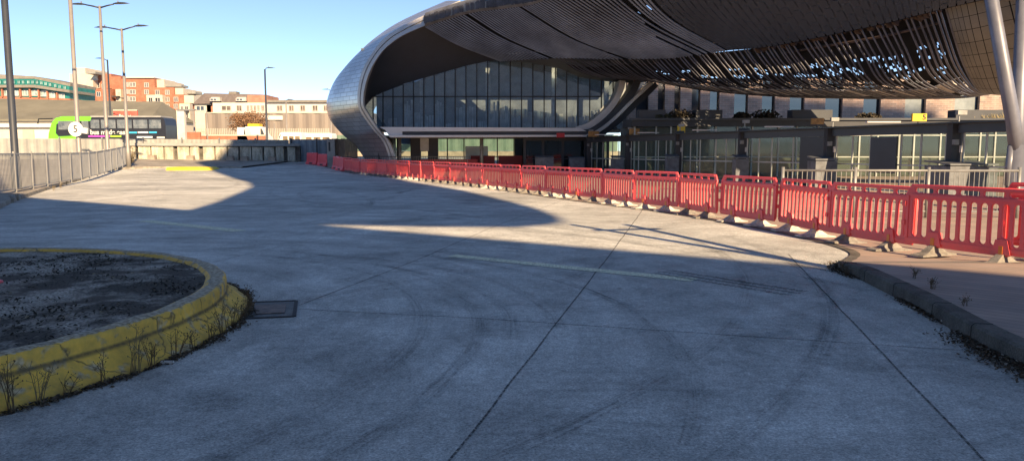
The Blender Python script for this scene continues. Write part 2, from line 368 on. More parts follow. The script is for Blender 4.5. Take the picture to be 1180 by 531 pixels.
# faded road paint
pb = MB(); strip_on_ground(pb, [V2(-8.18, 16.75), V2(-5.3, 14.6)], .34, .006)
strip_on_ground(pb, [V2(-.9, 11.15), V2(.8, 9.95), V2(2.2, 9.0)], .24, .006)
pb.build('yellow_line', mat_stain('worn_yellow_paint', (.90, .90, .66), 2.2, -.1, .50, 1.5), kind='structure')
wb = MB(); strip_on_ground(wb, [V2(*p) for p in [(-14.6, 37), (-14.7, 33), (-13.9, 29.6), (-12.6, 27.2), (-10.7, 25.3), (-8.0, 24.0), (-4, 23.2), (1, 22.2)]], .09, .006)
strip_on_ground(wb, [V2(-15.8, 27.2), V2(-12.2, 23.5)], .08, .006)
wb.build('white_line', mat_stain('worn_white_paint', (.85, .84, .80), 3.0, .28, .5, .95), kind='structure')

# left footpath with its kerb, dusty
FK = [V2(-11.4, 16), V2(-13.9, 20.5), V2(-16.66, 26.1), V2(-21.0, 35.7), V2(-24.2, 43.9), V2(-25.6, 49.0), V2(-24.4, 51.8), V2(-21.4, 53.6), V2(-19.4, 54.5)]
def resamp(P, n): return [spl(P, (len(P) - 1) * i / n) for i in range(n + 1)]
FKs = resamp(FK, 60)
kb = MB(); rows = []
for i, p in enumerate(FKs):
    d = FKs[min(i + 1, 60)] - FKs[max(i - 1, 0)]; d.normalize(); x = Vector((-d.y, d.x, 0)); g = gz(p.x, p.y)
    rows.append([Vector((p.x, p.y, g - .02)), Vector((p.x, p.y, g + .11)) + x * .02, Vector((p.x, p.y, g + .125)) + x * .05, Vector((p.x, p.y, g + .125)) + x * .28, Vector((p.x, p.y, g + .05)) + x * .28])
kb.grid(rows); kb.build('kerb', mat('kerb_pale', (.42, .39, .33), .85, var=.3, vs=2, bump=.4, bs=40, fine=.3), kind='structure')
fb = MB(); rows = []
for i, p in enumerate(FKs):
    d = FKs[min(i + 1, 60)] - FKs[max(i - 1, 0)]; d.normalize(); x = Vector((-d.y, d.x, 0)); q = p + x * .27
    if i < 45: far = Vector((p.x - 14, p.y + 4, 0))
    else: far = Vector((lerp(p.x - 14, -19, (i - 44) / 16), lerp(p.y + 4, 64.5, (i - 44) / 16), 0))
    rows.append([Vector((k.x, k.y, gz(k.x, k.y) + .115)) for k in [q.lerp(far, t / 8) for t in range(9)]])
fb.grid(rows); fb.build('footpath', mat('footpath_asphalt', (.40, .37, .32), .9, var=.25, vs=.8, bump=.3, bs=50, fine=.3), kind='structure')

# right pavement: kerb stone that sinks to the road level past the barriers
def pz(y): 
    t = min(max((11.2 - y) / 2.2, 0), 1); return .018 + .125 * t * t * (3 - 2 * t)
PE = [V2(3.45, -6), V2(3.5, 0), V2(3.58, 3), V2(3.69, 5.31), V2(3.77, 6.09), V2(4.0, 7.37), V2(4.2, 8.9), V2(4.32, 9.9), V2(4.75, 10.7), V2(5.15, 11.6), V2(5.15, 13.2), V2(4.7, 15.8), V2(3.6, 19.4), V2(1.6, 24.2), V2(-1.0, 31), V2(-5.5, 41), V2(-12, 54), V2(-16, 62)]
PEs = resamp(PE, 170); kb = MB(); rows = []; rows2 = []
for i, p in enumerate(PEs):
    d = PEs[min(i + 1, 170)] - PEs[max(i - 1, 0)]; d.normalize(); x = Vector((d.y, -d.x, 0)); g = gz(p.x, p.y); z = g + pz(p.y)
    rows.append([Vector((p.x, p.y, g - .05)), Vector((p.x, p.y, z - .02)) + x * .008, Vector((p.x, p.y, z)) + x * .03, Vector((p.x, p.y, z)) + x * .17, Vector((p.x, p.y, z - .03)) + x * .175])
    q = p + x * .17; rr = []
    for k in range(8):
        t = (k / 7) ** 1.6; X = lerp(q.x, 70, t); rr.append(Vector((X, q.y, gz(q.x, q.y) * (1 - t) + pz(q.y) - .004)))
    rows2.append(rr)
kb.grid(rows); kb.build('kerb', mat('kerb_dark', (.15, .14, .12), .85, var=.3, vs=3, bump=.5, bs=60, fine=.35), kind='structure')
jj = MB()
for y in (4.2, 5.15, 6.08, 7.0, 7.93, 8.85, 9.6):      # joints between kerb stones
    i = min(range(171), key=lambda k: abs(PEs[k].y - y)); r = rows[i]
    for a, b in zip(r[:3], r[1:4]): jj.bar(a + Vector((-.002, 0, .002)), b + Vector((-.002, 0, .002)), .004, .004)
jj.build('kerb_joints', M_JOINT, kind='structure')
q = MB(); q.grid(rows2); q.build('pavement', M_PAVE, kind='structure')

# ================================================================= TRAFFIC ISLAND
IC = Vector((-6.2, 6.3, 0))
isl = thing('traffic_island', 'round raised island with a flared yellow kerb and dark mossy top', 'traffic island', IC)
prof = [(3.33, .255), (3.37, .29), (3.41, .30), (3.49, .30), (3.525, .285), (3.53, .25), (3.53, .19), (3.55, .155), (3.60, .10), (3.67, .05), (3.74, .012), (3.745, -.03)]
kb = MB(); rows = []
for i in range(241):
    a = 2 * math.pi * i / 240; c = Vector((math.cos(a), math.sin(a), 0)); rows.append([])
    for r, z in prof:
        p = IC + c * (r + .018 * noise.noise(c * 9 + Vector((r, 0, 0))) + .008 * noise.noise(c * 60)); p.z = z + .010 * noise.noise(c * 14 + Vector((0, r * 3, 5))); rows[-1].append(p)
kb.grid(rows)
def mat_island():
    m = bpy.data.materials.new('island_kerb_paint'); m.use_nodes = True; nt = m.node_tree; N = nt.nodes; L = nt.links
    b = N['Principled BSDF']; b.inputs['Roughness'].default_value = .75
    tc = N.new('ShaderNodeTexCoord'); sep = N.new('ShaderNodeSeparateXYZ'); L.new(tc.outputs['Object'], sep.inputs[0])
    nz = N.new('ShaderNodeTexNoise'); nz.inputs['Scale'].default_value = 3.5; nz.inputs['Detail'].default_value = 9; nz.inputs['Roughness'].default_value = .7; L.new(tc.outputs['Object'], nz.inputs['Vector'])
    n2 = N.new('ShaderNodeTexNoise'); n2.inputs['Scale'].default_value = 30; n2.inputs['Detail'].default_value = 6; L.new(tc.outputs['Object'], n2.inputs['Vector'])
    # paint colour
    r1 = N.new('ShaderNodeValToRGB'); r1.color_ramp.elements[0].position = .3; r1.color_ramp.elements[0].color = (.44, .29, .07, 1); r1.color_ramp.elements[1].position = .6; r1.color_ramp.elements[1].color = (.88, .54, .08, 1)
    e = r1.color_ramp.elements.new(.75); e.color = (.70, .56, .24, 1); L.new(nz.outputs[0], r1.inputs[0])
    # bare concrete on the flat top and in worn patches
    r2 = N.new('ShaderNodeValToRGB'); r2.color_ramp.elements[0].position = .35; r2.color_ramp.elements[0].color = (.10, .095, .085, 1); r2.color_ramp.elements[1].position = .7; r2.color_ramp.elements[1].color = (.56, .52, .42, 1); L.new(n2.outputs[0], r2.inputs[0])
    top = math_n(nt, 'MULTIPLY', math_n(nt, 'GREATER_THAN', math_n(nt, 'ADD', sep.outputs[2], math_n(nt, 'MULTIPLY', n2.outputs[0], .02)), .302), .85)
    w = N.new('ShaderNodeMapRange'); w.inputs[1].default_value = .50; w.inputs[2].default_value = .68; L.new(nz.outputs[0], w.inputs[0])
    n4 = N.new('ShaderNodeTexNoise'); n4.inputs['Scale'].default_value = 8; n4.inputs['Detail'].default_value = 8; L.new(tc.outputs['Object'], n4.inputs['Vector'])
    w4 = N.new('ShaderNodeMapRange'); w4.inputs[1].default_value = .53; w4.inputs[2].default_value = .64; w4.inputs[4].default_value = .7; L.new(n4.outputs[0], w4.inputs[0])
    fac = math_n(nt, 'MAXIMUM', top, w4.outputs[0])
    mx = N.new('ShaderNodeMix'); mx.data_type = 'RGBA'; L.new(fac, mx.inputs[0]); L.new(r1.outputs[0], mx.inputs[6]); L.new(r2.outputs[0], mx.inputs[7])
    # grime line in the crease and tyre scuffs
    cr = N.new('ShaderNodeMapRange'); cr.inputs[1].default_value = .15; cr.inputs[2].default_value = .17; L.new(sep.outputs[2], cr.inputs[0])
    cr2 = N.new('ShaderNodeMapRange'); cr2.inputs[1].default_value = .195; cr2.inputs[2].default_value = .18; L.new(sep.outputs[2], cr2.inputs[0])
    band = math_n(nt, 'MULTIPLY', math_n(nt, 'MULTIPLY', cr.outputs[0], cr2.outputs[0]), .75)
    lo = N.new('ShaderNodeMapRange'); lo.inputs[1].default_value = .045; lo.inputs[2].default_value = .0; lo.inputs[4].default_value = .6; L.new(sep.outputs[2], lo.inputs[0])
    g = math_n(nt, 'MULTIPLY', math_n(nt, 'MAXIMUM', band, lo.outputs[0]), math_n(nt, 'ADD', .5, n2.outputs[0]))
    # long cracks
    vo = N.new('ShaderNodeTexVoronoi'); vo.feature = 'DISTANCE_TO_EDGE'; vo.inputs['Scale'].default_value = 1.5
    ds = N.new('ShaderNodeMix'); ds.data_type = 'RGBA'; ds.inputs[0].default_value = .12; L.new(tc.outputs['Object'], ds.inputs[6]); L.new(n4.outputs[1], ds.inputs[7]); L.new(ds.outputs[2], vo.inputs['Vector'])
    ck = N.new('ShaderNodeMapRange'); ck.inputs[1].default_value = .012; ck.inputs[2].default_value = .0; ck.inputs[4].default_value = .8; L.new(vo.outputs[0], ck.inputs[0])
    g = math_n(nt, 'MAXIMUM', g, ck.outputs[0])
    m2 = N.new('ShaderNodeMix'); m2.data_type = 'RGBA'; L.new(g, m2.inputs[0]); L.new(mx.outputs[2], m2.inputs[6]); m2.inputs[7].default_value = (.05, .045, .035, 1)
    L.new(m2.outputs[2], b.inputs['Base Color'])
    bp = N.new('ShaderNodeBump'); bp.inputs['Strength'].default_value = .5; bp.inputs['Distance'].default_value = .01; L.new(n4.outputs[0], bp.inputs['Height']); L.new(bp.outputs[0], b.inputs['Normal'])
    return m
kb.build('kerb', mat_island(), isl, smooth=True)
tb = MB(); rows = []
for i in range(121):
    a = 2 * math.pi * i / 120; c = Vector((math.cos(a), math.sin(a), 0)); row = []
    for k in range(31):
        r = 3.34 * (k / 30) ** .75; p = IC + c * r; p.z = .262 + (.03 * noise.noise(p * 1.1) + .014 * noise.noise(p * 5)) * min(1, (3.34 - r) * 2) ; row.append(p)
    rows.append(row)
tb.grid(rows)
M_MOSS = mat('mossy_tarmac', (.42, .38, .32), .95, var=.3, vs=1.6, vcol=(.075, .062, .048), bump=1.0, bs=45, fine=.75)
_r = [n for n in M_MOSS.node_tree.nodes if n.type == 'VALTORGB'][0]; _r.color_ramp.elements[0].position = .44; _r.color_ramp.elements[1].position = .60
tb.build('surfacing', M_MOSS, isl, smooth=True)
def leaves(mb, c, s):
    n = Vector((random.gauss(0, .5), random.gauss(0, .5), 1)).normalized(); a = n.orthogonal().normalized(); a = Matrix.Rotation(random.random() * 6.28, 3, n) @ a; b = n.cross(a)
    mb.add([c - a * s, c + b * s * .45 + n * s * .25, c + a * s, c - b * s * .45 + n * s * .15], [(0, 1, 2), (0, 2, 3)])
cl = MB(); cp_ = MB()                                  # flakes of moss, leaf and grit lying on the top
for i in range(16000):
    a = random.uniform(-1.9, 2.2); r = 3.32 * math.sqrt(random.random()); x = IC.x + r * math.cos(a); y = IC.y + r * math.sin(a)
    v = noise.noise(Vector((x * .7, y * 1.5, 3))) + .6 * noise.noise(Vector((x * 3, y * 5, 7)))
    if v < random.uniform(-.15, .5): continue
    c = Vector((x, y, .270 + .03 * noise.noise(Vector((x, y, 0)) * 1.1) + random.uniform(0, .012))); leaves(cl if random.random() < .93 else cp_, c, random.uniform(.006, .024))
o = cl.build('moss_flakes', mat('moss_dark', (.045, .04, .03), .95, var=.35, vs=5), isl); o['kind'] = 'stuff'
o = cp_.build('dead_leaf_flakes', mat('flake_pale', (.34, .29, .20), .95, var=.35, vs=5), isl); o['kind'] = 'stuff'

# red bollard at the left edge of view, standing on the island
bp_ = W(-15, 322, 7.3); bp_.z = .26
bol = thing('bollard', 'red plastic bollard on a flared foot at the left end of the island top', 'bollard', bp_)
MB().tube([bp_ + Vector((0, 0, z)) for z in (.05, .3, .62, .66)], [.05, .045, .045, .03], 14).build('post', M_RED, bol, smooth=True)
MB().tube([bp_ + Vector((0, 0, z)) for z in (0, .02, .05)], [.14, .13, .05], 14).build('foot', M_RED2, bol, smooth=True)

# weeds round the island kerb
M_STEM = mat('dry_stem', (.17, .115, .06), .9, var=.3, vs=9)
M_STRAW = mat('straw_stem', (.30, .23, .12), .9, var=.3, vs=9)
def weed(p, h, n, lean):
    mb = MB()
    for i in range(n):
        a = random.random() * 6.28; l = random.uniform(.1, .42); b = p + Vector((random.uniform(-.03, .03), random.uniform(-.03, .03), -.01))
        hh = h * random.uniform(.5, 1.1); d = Vector((math.cos(a) * l, math.sin(a) * l, 0)) * hh + lean * hh
        pts = [b, b + Vector((0, 0, hh * .4)) + d * .25, b + Vector((0, 0, hh * .78)) + d * .65, b + Vector((0, 0, hh)) + d]
        mb.tube(pts, [.0028, .0024, .0018, .001], 4)
        for k in range(random.randint(3, 7)):          # side twigs with little seed heads
            t = random.uniform(.35, 1.0); q = spl(pts, t * 3); e = q + Vector((random.uniform(-.05, .05), random.uniform(-.05, .05), random.uniform(.01, .06)))
            mb.tube([q, e], [.0014, .0009], 3); s = random.uniform(.002, .0055)
            mb.add([e + Vector((s, 0, 0)), e + Vector((-s, 0, 0)), e + Vector((0, s, 0)), e + Vector((0, -s, 0)), e + Vector((0, 0, s * 1.4)), e - Vector((0, 0, s * 1.4))],
                   [(0, 2, 4), (2, 1, 4), (1, 3, 4), (3, 0, 4), (2, 0, 5), (1, 2, 5), (3, 1, 5), (0, 3, 5)])
    return mb
for ang, h, n in [(-34, .30, 7), (-31, .36, 9), (-28.5, .33, 8), (-26, .20, 5), (-22, .26, 4), (-18, .38, 9), (-15.5, .32, 8), (-12, .26, 7), (-8.5, .28, 6), (-4, .24, 7), (0, .26, 8), (4, .22, 7), (8, .24, 8), (13, .20, 8), (19, .16, 7), (25, .12, 6)]:
    p = IC + Vector((math.cos(R(ang)), math.sin(R(ang)), 0)) * 3.75
    weed(p, h * random.uniform(.6, 1.1), n, Vector((random.uniform(-.1, .25), 0, 0))).build('dead_weed', random.choice((M_STEM, M_STEM, M_STRAW)), label='dry brown seeding weed growing at the foot of the yellow island kerb', cat='weed', group='dead weeds round the island kerb')
# leaf litter
M_LEAF = mat('leaf_litter', (.13, .095, .06), .9, var=.4, vs=30, vcol=(.015, .012, .01))
M_LEAFP = mat('leaf_pale', (.50, .46, .38), .9, var=.3, vs=30)
def leaves(mb, c, s):
    n = Vector((random.gauss(0, .5), random.gauss(0, .5), 1)).normalized(); a = n.orthogonal().normalized(); a = Matrix.Rotation(random.random() * 6.28, 3, n) @ a; b = n.cross(a)
    mb.add([c - a * s, c + b * s * .45 + n * s * .25, c + a * s, c - b * s * .45 + n * s * .15], [(0, 1, 2), (0, 2, 3)])
lb = MB(); lp = MB()
for i in range(5200):
    a = random.uniform(-46, 42); w = .4 + .6 * abs(noise.noise(Vector((a * .12, 0, 0)))) * 2; c = IC + Vector((math.cos(R(a)), math.sin(R(a)), 0)) * (3.74 + abs(random.gauss(0, .055)) * w - .02); c.z = random.uniform(.004, .03) * w
    leaves(lb if random.random() < .96 else lp, c, random.uniform(.006, .022))
def kerb_pt(y): i = min(range(171), key=lambda k: abs(PEs[k].y - y)); return PEs[i]
for (y0, y1, n, sp) in [(4.6, 6.5, 1800, .11), (6.6, 8.0, 500, .04), (8.9, 10.6, 900, .08), (2, 4.6, 600, .1)]:
    for i in range(n):
        y = random.triangular(y0, y1, (y0 + y1) / 2); p = kerb_pt(y); c = Vector((p.x - abs(random.gauss(0, sp)) + .01, y, random.uniform(.004, .03)))
        leaves(lb if random.random() < .93 else lp, c, random.uniform(.007, .024))
lb.build('leaf_litter', M_LEAF, kind='stuff'); lp.build('pale_leaf_litter', M_LEAFP, kind='stuff')
for y, h, n, dx in [(9.6, .16, 9, .0), (9.3, .12, 7, -.05), (8.3, .10, 7, .35), (7.6, .10, 8, .28), (6.75, .07, 6, .25)]:
    p = kerb_pt(y) + Vector((dx, 0, pz(y) if dx > 0 else 0)); weed(p, h, n, Vector((0, 0, 0))).build('dead_weed', M_STEM, label='short dry weed rooted along the dark kerb of the right-hand pavement', cat='weed', group='weeds along the pavement kerb')
for (x, y, h, n) in [(-15.4, 23.5, .3, 10), (-14.9, 22.5, .25, 10), (-19.0, 31.8, .25, 12), (-20.4, 34.6, .3, 12), (-17.9, 29.5, .2, 10)]:
    mb = weed(Vector((x, y, gz(x, y) + .02)), h, n, Vector((0, 0, 0))); mb.build('dry_grass_tuft', mat('dry_grass', (.28, .22, .12), .9, var=.3, vs=4), label='dry weed tuft growing along the dusty kerb of the left footpath', cat='weed', group='weeds along the footpath kerb')
# litter scrap and stones
p = G(193, 419); MB().box(p.x - .045, p.y - .012, .004, p.x + .045, p.y + .012, .022).build('paper_scrap', M_WHITE, label='small white paper scrap lying on the road beside the weeds of the yellow kerb', cat='litter')
sb = MB()
for i in range(420):
    x = random.uniform(-4, 4); y = random.uniform(3.2, 14); s = random.uniform(.003, .007)
    if (Vector((x, y, 0)) - IC).length < 3.8: continue
    sb.add([(x - s, y, .003), (x + s * .6, y - s, .003), (x + s, y + s, .003), (x, y, s * 1.3)], [(0, 1, 3), (1, 2, 3), (2, 0, 3)])
sb.build('grit', mat('grit_grey', (.5, .49, .46), .9), kind='stuff')

# drain cover
dc = thing('drain_cover', 'rectangular dark iron drain cover set in the road beside the yellow kerb', 'drain cover', (-2.34, 7.3, 0))
poly = [(-2.78, 7.62), (-2.24, 7.72), (-2.05, 6.98), (-2.52, 6.88)]
rim = MB()
for a, b in zip(poly, poly[1:] + poly[:1]): rim.bar((*a, .006), (*b, .006), .035, .01)
rim.build('frame', M_JOINT, dc)
c0 = Vector((-2.4, 7.3, 0)); inner = [Vector((*a, .004)).lerp(c0 + Vector((0, 0, .004)), .06) for a in poly]
MB().prism(inner, (0, 0, .003)).build('lid', mat('cast_iron', (.12, .115, .11), .6, .3, var=.3, vs=7, bump=.6, bs=60), dc)
MB().prism([Vector((*a, .0095)).lerp(c0 + Vector((.06, -.02, .0095)), .45) for a in poly], (0, 0, .003)).build('plate', mat('iron_rust', (.24, .17, .14), .7, .2, var=.3, vs=9), dc)

# ================================================================= RED MESH BARRIERS
def slot(x0, x1, z0, z1, n=5):                         # rounded-end slot outline
    w = x1 - x0; h = z1 - z0; r = min(w, h) / 2 * .95; pts = []
    for cx, cz, a0 in ((x1 - r, z1 - r, 0), (x0 + r, z1 - r, 90), (x0 + r, z0 + r, 180), (x1 - r, z0 + r, 270)):
        for k in range(n): a = R(a0 + 90 * k / (n - 1)); pts.append((cx + r * math.cos(a), cz + r * math.sin(a)))
    return pts
outer = [(-.99, .22), (-.95, .14), (-.62, .14), (-.58, .12), (.58, .12), (.62, .14), (.95, .14), (.99, .22), (.99, .86), (.90, 1.0), (-.90, 1.0), (-.99, .86)]
holes = []
for i in range(5): x = -.86 + i * .35; holes.append(slot(x, x + .31, .875, .955))
nb = 12; w = 1.80 / nb
for i in range(nb):
    x = -.90 + i * w
    z0 = .34 if any(abs(x + w / 2 - c) < .12 for c in (-.5, .5)) else .24
    holes.append(slot(x + .022, x + w - .022, z0, .80))
pm = curve_panel([outer] + holes, .011, .006); pm.materials.append(M_RED)
proto = thing('mesh_barrier', 'x', 'barrier', (0, 0, 0), 'red plastic barriers in a long row')
po = bpy.data.objects.new('panel', pm); COL.objects.link(po); po.parent = proto
# raised ribs: top rail, bottom rail, end posts
rb = MB()
rb.box(-.90, -.034, .825, .90, .034, .862); rb.box(-.88, -.030, .965, .88, .030, .992); rb.box(-.97, -.03, .17, .97, .03, .215)
for sx in (-1, 1): rb.box(sx * .955 - .022, -.028, .22, sx * .955 + .022, .028, .84)
for c in (-.5, .5): rb.add([(c - .13, -.04, .14), (c + .13, -.04, .14), (c + .08, -.04, .33), (c - .08, -.04, .33), (c - .13, .04, .14), (c + .13, .04, .14), (c + .08, .04, .33), (c - .08, .04, .33)],
                          [(0, 1, 2, 3), (7, 6, 5, 4), (0, 4, 5, 1), (1, 5, 6, 2), (2, 6, 7, 3), (3, 7, 4, 0)])
for z in (.40, .68): rb.box(.975, -.045, z, 1.03, .045, z + .07)
rb.build('rib_frame', M_RED, proto, local=True)
def foot_mb(c):
    mb = MB(); L0 = [(c - .11, -.34), (c + .11, -.34), (c + .11, .34), (c - .11, .34)]
    z = [0, .022, .05, .14]; sh = [(1, 1), (.95, .97), (.62, .55), (.42, .16)]; rows = []
    for zz, (a, b) in zip(z, sh): rows.append([Vector((c + (x - c) * a, y * b, zz)) for x, y in L0 + L0[:1]])
    mb.grid(rows[::-1]); mb.add(rows[-1][:4], [(0, 1, 2, 3)]); return mb
for c in (-.5, .5):
    foot_mb(c).build('foot', M_RUBBER, proto, local=True)
    MB().box(c - .028, -.045, .10, c + .028, .045, .25).build('foot_clip', M_ORANGE, proto, local=True)
ORD = ['nearest', 'second', 'third', 'fourth', 'fifth', 'sixth', 'seventh', 'eighth', 'ninth', 'tenth', 'eleventh', 'twelfth', 'thirteenth', 'fourteenth', 'fifteenth', 'sixteenth', 'seventeenth', 'eighteenth', 'nineteenth', 'twentieth', 'twenty-first', 'twenty-second', 'twenty-third', 'twenty-fourth', 'twenty-fifth', 'twenty-sixth']
def at_ratio(r, Y): return V2(r * Y, Y)
ENDS = [V2(6.62, 9.36), V2(5.86, 11.2), V2(5.62, 13.05), V2(5.22, 15.0), V2(4.72, 16.95), V2(4.12, 18.95), V2(3.42, 20.8), V2(2.68, 22.7), V2(1.92, 24.55), V2(1.15, 26.4), V2(.36, 28.3), V2(-.42, 30.1), V2(-1.22, 31.95), V2(-2.05, 33.8), V2(-2.9, 35.6), V2(-3.8, 37.4), V2(-4.7, 39.2), V2(-5.55, 41.0),
        V2(-6.45, 42.8), V2(-7.35, 44.6), V2(-8.25, 46.4), V2(-9.15, 48.2), V2(-10.05, 50.0), V2(-10.95, 51.8), V2(-11.85, 53.6)]
first = True
for i in range(len(ENDS) - 1):
    a, b = ENDS[i], ENDS[i + 1]; m_ = (a + b) / 2; d = b - a; z = gz(m_.x, m_.y) + max(pz(m_.y), 0)
    jit = [0, 7, -6, 3, -4, 5, -3, 4][i] if i < 8 else random.uniform(-3, 3)
    rz = math.atan2(d.y, d.x) + R(jit)
    if i == 0: lab = 'large red mesh barrier nearest the camera, in front of the foot of the steel column'
    elif i == 1: lab = 'red mesh barrier tucked behind the left end of the nearest barrier, beside the kerb start'
    else: lab = 'red plastic mesh barrier, %s from the near right-hand end of the long row' % ORD[i]
    loc = Vector((m_.x, m_.y, z - .002))
    if first: proto.location = loc; proto.rotation_euler = (0, 0, rz); proto['label'] = lab; first = False
    else:
        c = copy_thing(proto, loc, rz, lab); c.rotation_euler = (R(random.uniform(-2, 2)), 0, rz)
        if random.random() < .35 or i in (2, 3, 6):
            for k in COL.objects:
                if k.parent == c and k.name.startswith('foot') and not k.name.startswith('foot_clip'): k.data = k.data.copy(); k.data.materials[0] = M_PALEFOOT
copy_thing(proto, Vector((7.35, 9.7, pz(9.7))), math.atan2(1.84, -.76) + R(3), 'red mesh barrier standing parallel just behind the nearest barrier at the right edge')

# solid water-filled barriers
def solid_barrier(mid, rz, lab):
    o = thing('solid_barrier', lab, 'barrier', (0, 0, 0), 'solid red water-filled barriers'); mb = MB()
    pr = [(-.22, 0), (-.22, .10), (-.13, .28), (-.09, .9), (-.06, .95), (.06, .95), (.09, .9), (.13, .28), (.22, .10), (.22, 0)]
    xs_ = [-.98, -.95, -.55, -.5, .5, .55, .95, .98]; sc = [.8, 1, 1, .9, .9, 1, 1, .8]
    mb.grid([[Vector((x, y * s, z * (.97 if s < .85 else 1))) for y, z in pr] for x, s in zip(xs_, sc)])
    mb.add([Vector((-.98, y * .8, z * .97)) for y, z in pr], [tuple(range(10))]); mb.add([Vector((.98, y * .8, z * .97)) for y, z in pr], [tuple(range(10))[::-1]])
    mb.build('body', M_RED2, o, local=True)
    MB().box(-.3, -.2, .05, .3, .2, .16).build('base_slot', M_NAVY, o, local=True)
    MB().tube([(0, 0, .94), (0, 0, .985)], .06, 10).build('cap', M_WHITE, o, local=True)
    o.location = mid; o.rotation_euler = (0, 0, rz)
for k, (x, y, rz, lab) in enumerate([(-12.3, 54.6, 117, 'solid red barrier right at the far end of the mesh row'), (-13.0, 56.3, 115, 'solid red barrier standing against the near face of the grey gate post'),
                          (-15.0, 60.3, 125, 'solid red barrier just past the grey gate post on its left'), (-16.3, 62.0, 128, 'leftmost solid red barrier, by the blue corrugated fence')]):
    solid_barrier(Vector((x, y, gz(x, y) + .02)), R(rz), lab)

# ================================================================= STATION
ST = thing('bus_station', 'bus station with silver wrapped end, wide glazed storey and wave-shaped louvred canopy', 'bus station', (0, 54, 0))
# --- silver shell of the pod
rimO = [(456, 205), (450, 187), (441.7, 164), (430, 150), (416, 130), (412, 118), (413, 99), (418.6, 79), (429, 61), (442, 45), (458, 34), (482, 21), (505.6, 11.3), (530, 1)]
sil = [(430, 205), (424, 187), (412, 170), (396, 155.5), (383, 141), (379, 128), (379.5, 117.5), (387, 99), (399, 83.6), (414, 68), (430.5, 52), (452, 36), (478, 22), (512, 7)]
rimI = [(463, 205), (457, 187), (449, 164), (437, 150), (424, 131), (418.6, 119), (421, 98), (428.5, 77.5), (440, 60), (452, 49), (466, 40), (490, 29.5), (517, 19), (540, 15.5)]
cols = []
for a, b in zip(rimO, sil):
    A = W(*a, 53); B = W(*b, 60.5); M1 = A.lerp(B, .55); M1.x = lerp(A.x, B.x, .78); M1.z = lerp(A.z, B.z, .72); Cc = W(b[0] + 8, b[1] + 4, 68); Dd = W(b[0] + 45, b[1] + 26, 80)
    cols.append([A, M1, B, Cc, Dd])
nu, nv = 110, 40
sh = MB(); sh.grid([[surf(cols, (len(cols) - 1) * i / nu, j / nv) for i in range(nu + 1)] for j in range(nv + 1)])
def mat_shell():
    m = mat('shell_shingles', (.60, .60, .60), .34, .8, var=.04); nt = m.node_tree; N = nt.nodes; L = nt.links
    tc = N.new('ShaderNodeTexCoord'); sep = N.new('ShaderNodeSeparateXYZ'); L.new(tc.outputs['Object'], sep.inputs[0])
    cb = N.new('ShaderNodeCombineXYZ'); L.new(sep.outputs[1], cb.inputs[0]); L.new(sep.outputs[2], cb.inputs[1])
    br = N.new('ShaderNodeTexBrick'); br.inputs['Scale'].default_value = 1; br.inputs['Brick Width'].default_value = .8; br.inputs['Row Height'].default_value = .3; br.inputs['Mortar Size'].default_value = .016
    br.inputs['Color1'].default_value = (.62, .62, .62, 1); br.inputs['Color2'].default_value = (.50, .505, .51, 1); br.inputs['Mortar'].default_value = (.22, .22, .22, 1); L.new(cb.outputs[0], br.inputs['Vector'])
    b = N['Principled BSDF']; L.new(br.outputs[0], b.inputs['Base Color'])
    bp = N.new('ShaderNodeBump'); bp.inputs['Strength'].default_value = .25; bp.inputs['Distance'].default_value = .05; L.new(br.outputs[1], bp.inputs['Height']); L.new(bp.outputs[0], b.inputs['Normal'])
    return m
sh.build('shell', mat_shell(), ST, smooth=True)
# rim bands
def band(pa, pb, Ya, Yb, name, m, n=120):
    A = [W(*p, Ya) for p in pa]; B = [W(*p, Yb) for p in pb]; rows = []
    for i in range(n + 1):
        u = (len(A) - 1) * i / n; a = spl(A, u); b = spl(B, u)
        rows.append([a + Vector((0, .5, 0)), a, a.lerp(b, .40), a.lerp(b, .42) + Vector((0, .12, 0)), a.lerp(b, .52) + Vector((0, .12, 0)), a.lerp(b, .54), b, b + Vector((0, .6, 0))])
    mb = MB(); mb.grid(rows); mb.build(name, m, ST, smooth=False)
band(rimO, rimI, 52.9, 52.7, 'rim_trim', M_RIM)
# --- smooth ceiling between rim and glazing
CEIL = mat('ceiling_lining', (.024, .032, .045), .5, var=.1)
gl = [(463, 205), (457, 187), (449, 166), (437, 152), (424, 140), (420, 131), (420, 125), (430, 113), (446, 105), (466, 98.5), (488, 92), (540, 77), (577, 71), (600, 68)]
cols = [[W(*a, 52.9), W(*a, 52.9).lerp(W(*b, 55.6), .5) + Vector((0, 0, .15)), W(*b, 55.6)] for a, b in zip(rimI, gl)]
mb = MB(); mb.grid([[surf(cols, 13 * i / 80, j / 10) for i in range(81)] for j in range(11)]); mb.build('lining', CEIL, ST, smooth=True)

# --- canopy underside: columns run front edge -> middle -> valley
AC = [[(490, 31, 52.5), (528, 52, 53.5), (577, 71, 54.6)], [(540, 16, 51), (585, 44, 51.5), (640, 67.5, 51)], [(585, 10, 49), (640, 44, 49), (700, 68.5, 48.5)], [(622, 3, 46.5), (692, 44, 46.5), (760, 68, 45)],
      [(655, -22, 43), (727, 28, 44), (800, 64, 42.5)], [(700, -75, 38), (766, 14, 41), (839, 58.5, 40)]]
BC = [AC[5], [(800, -115, 33), (850, -6, 36.5), (895, 53, 37.3)], [(950, -155, 28), (975, -40, 31.5), (1005, 31, 32.8)], [(1100, -200, 24), (1105, -70, 27), (1100, 8, 29.3)], [(1300, -260, 20), (1290, -110, 23), (1250, -25, 26)], [(1600, -400, 16), (1600, -200, 18), (1600, -110, 20)]]
AV = [[W(*p) for p in c] for c in AC]; BV = [[W(*p) for p in c] for c in BC]
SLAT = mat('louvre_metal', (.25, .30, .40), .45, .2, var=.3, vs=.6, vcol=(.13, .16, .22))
LINER = mat('black_liner', (.008, .009, .012), .9)
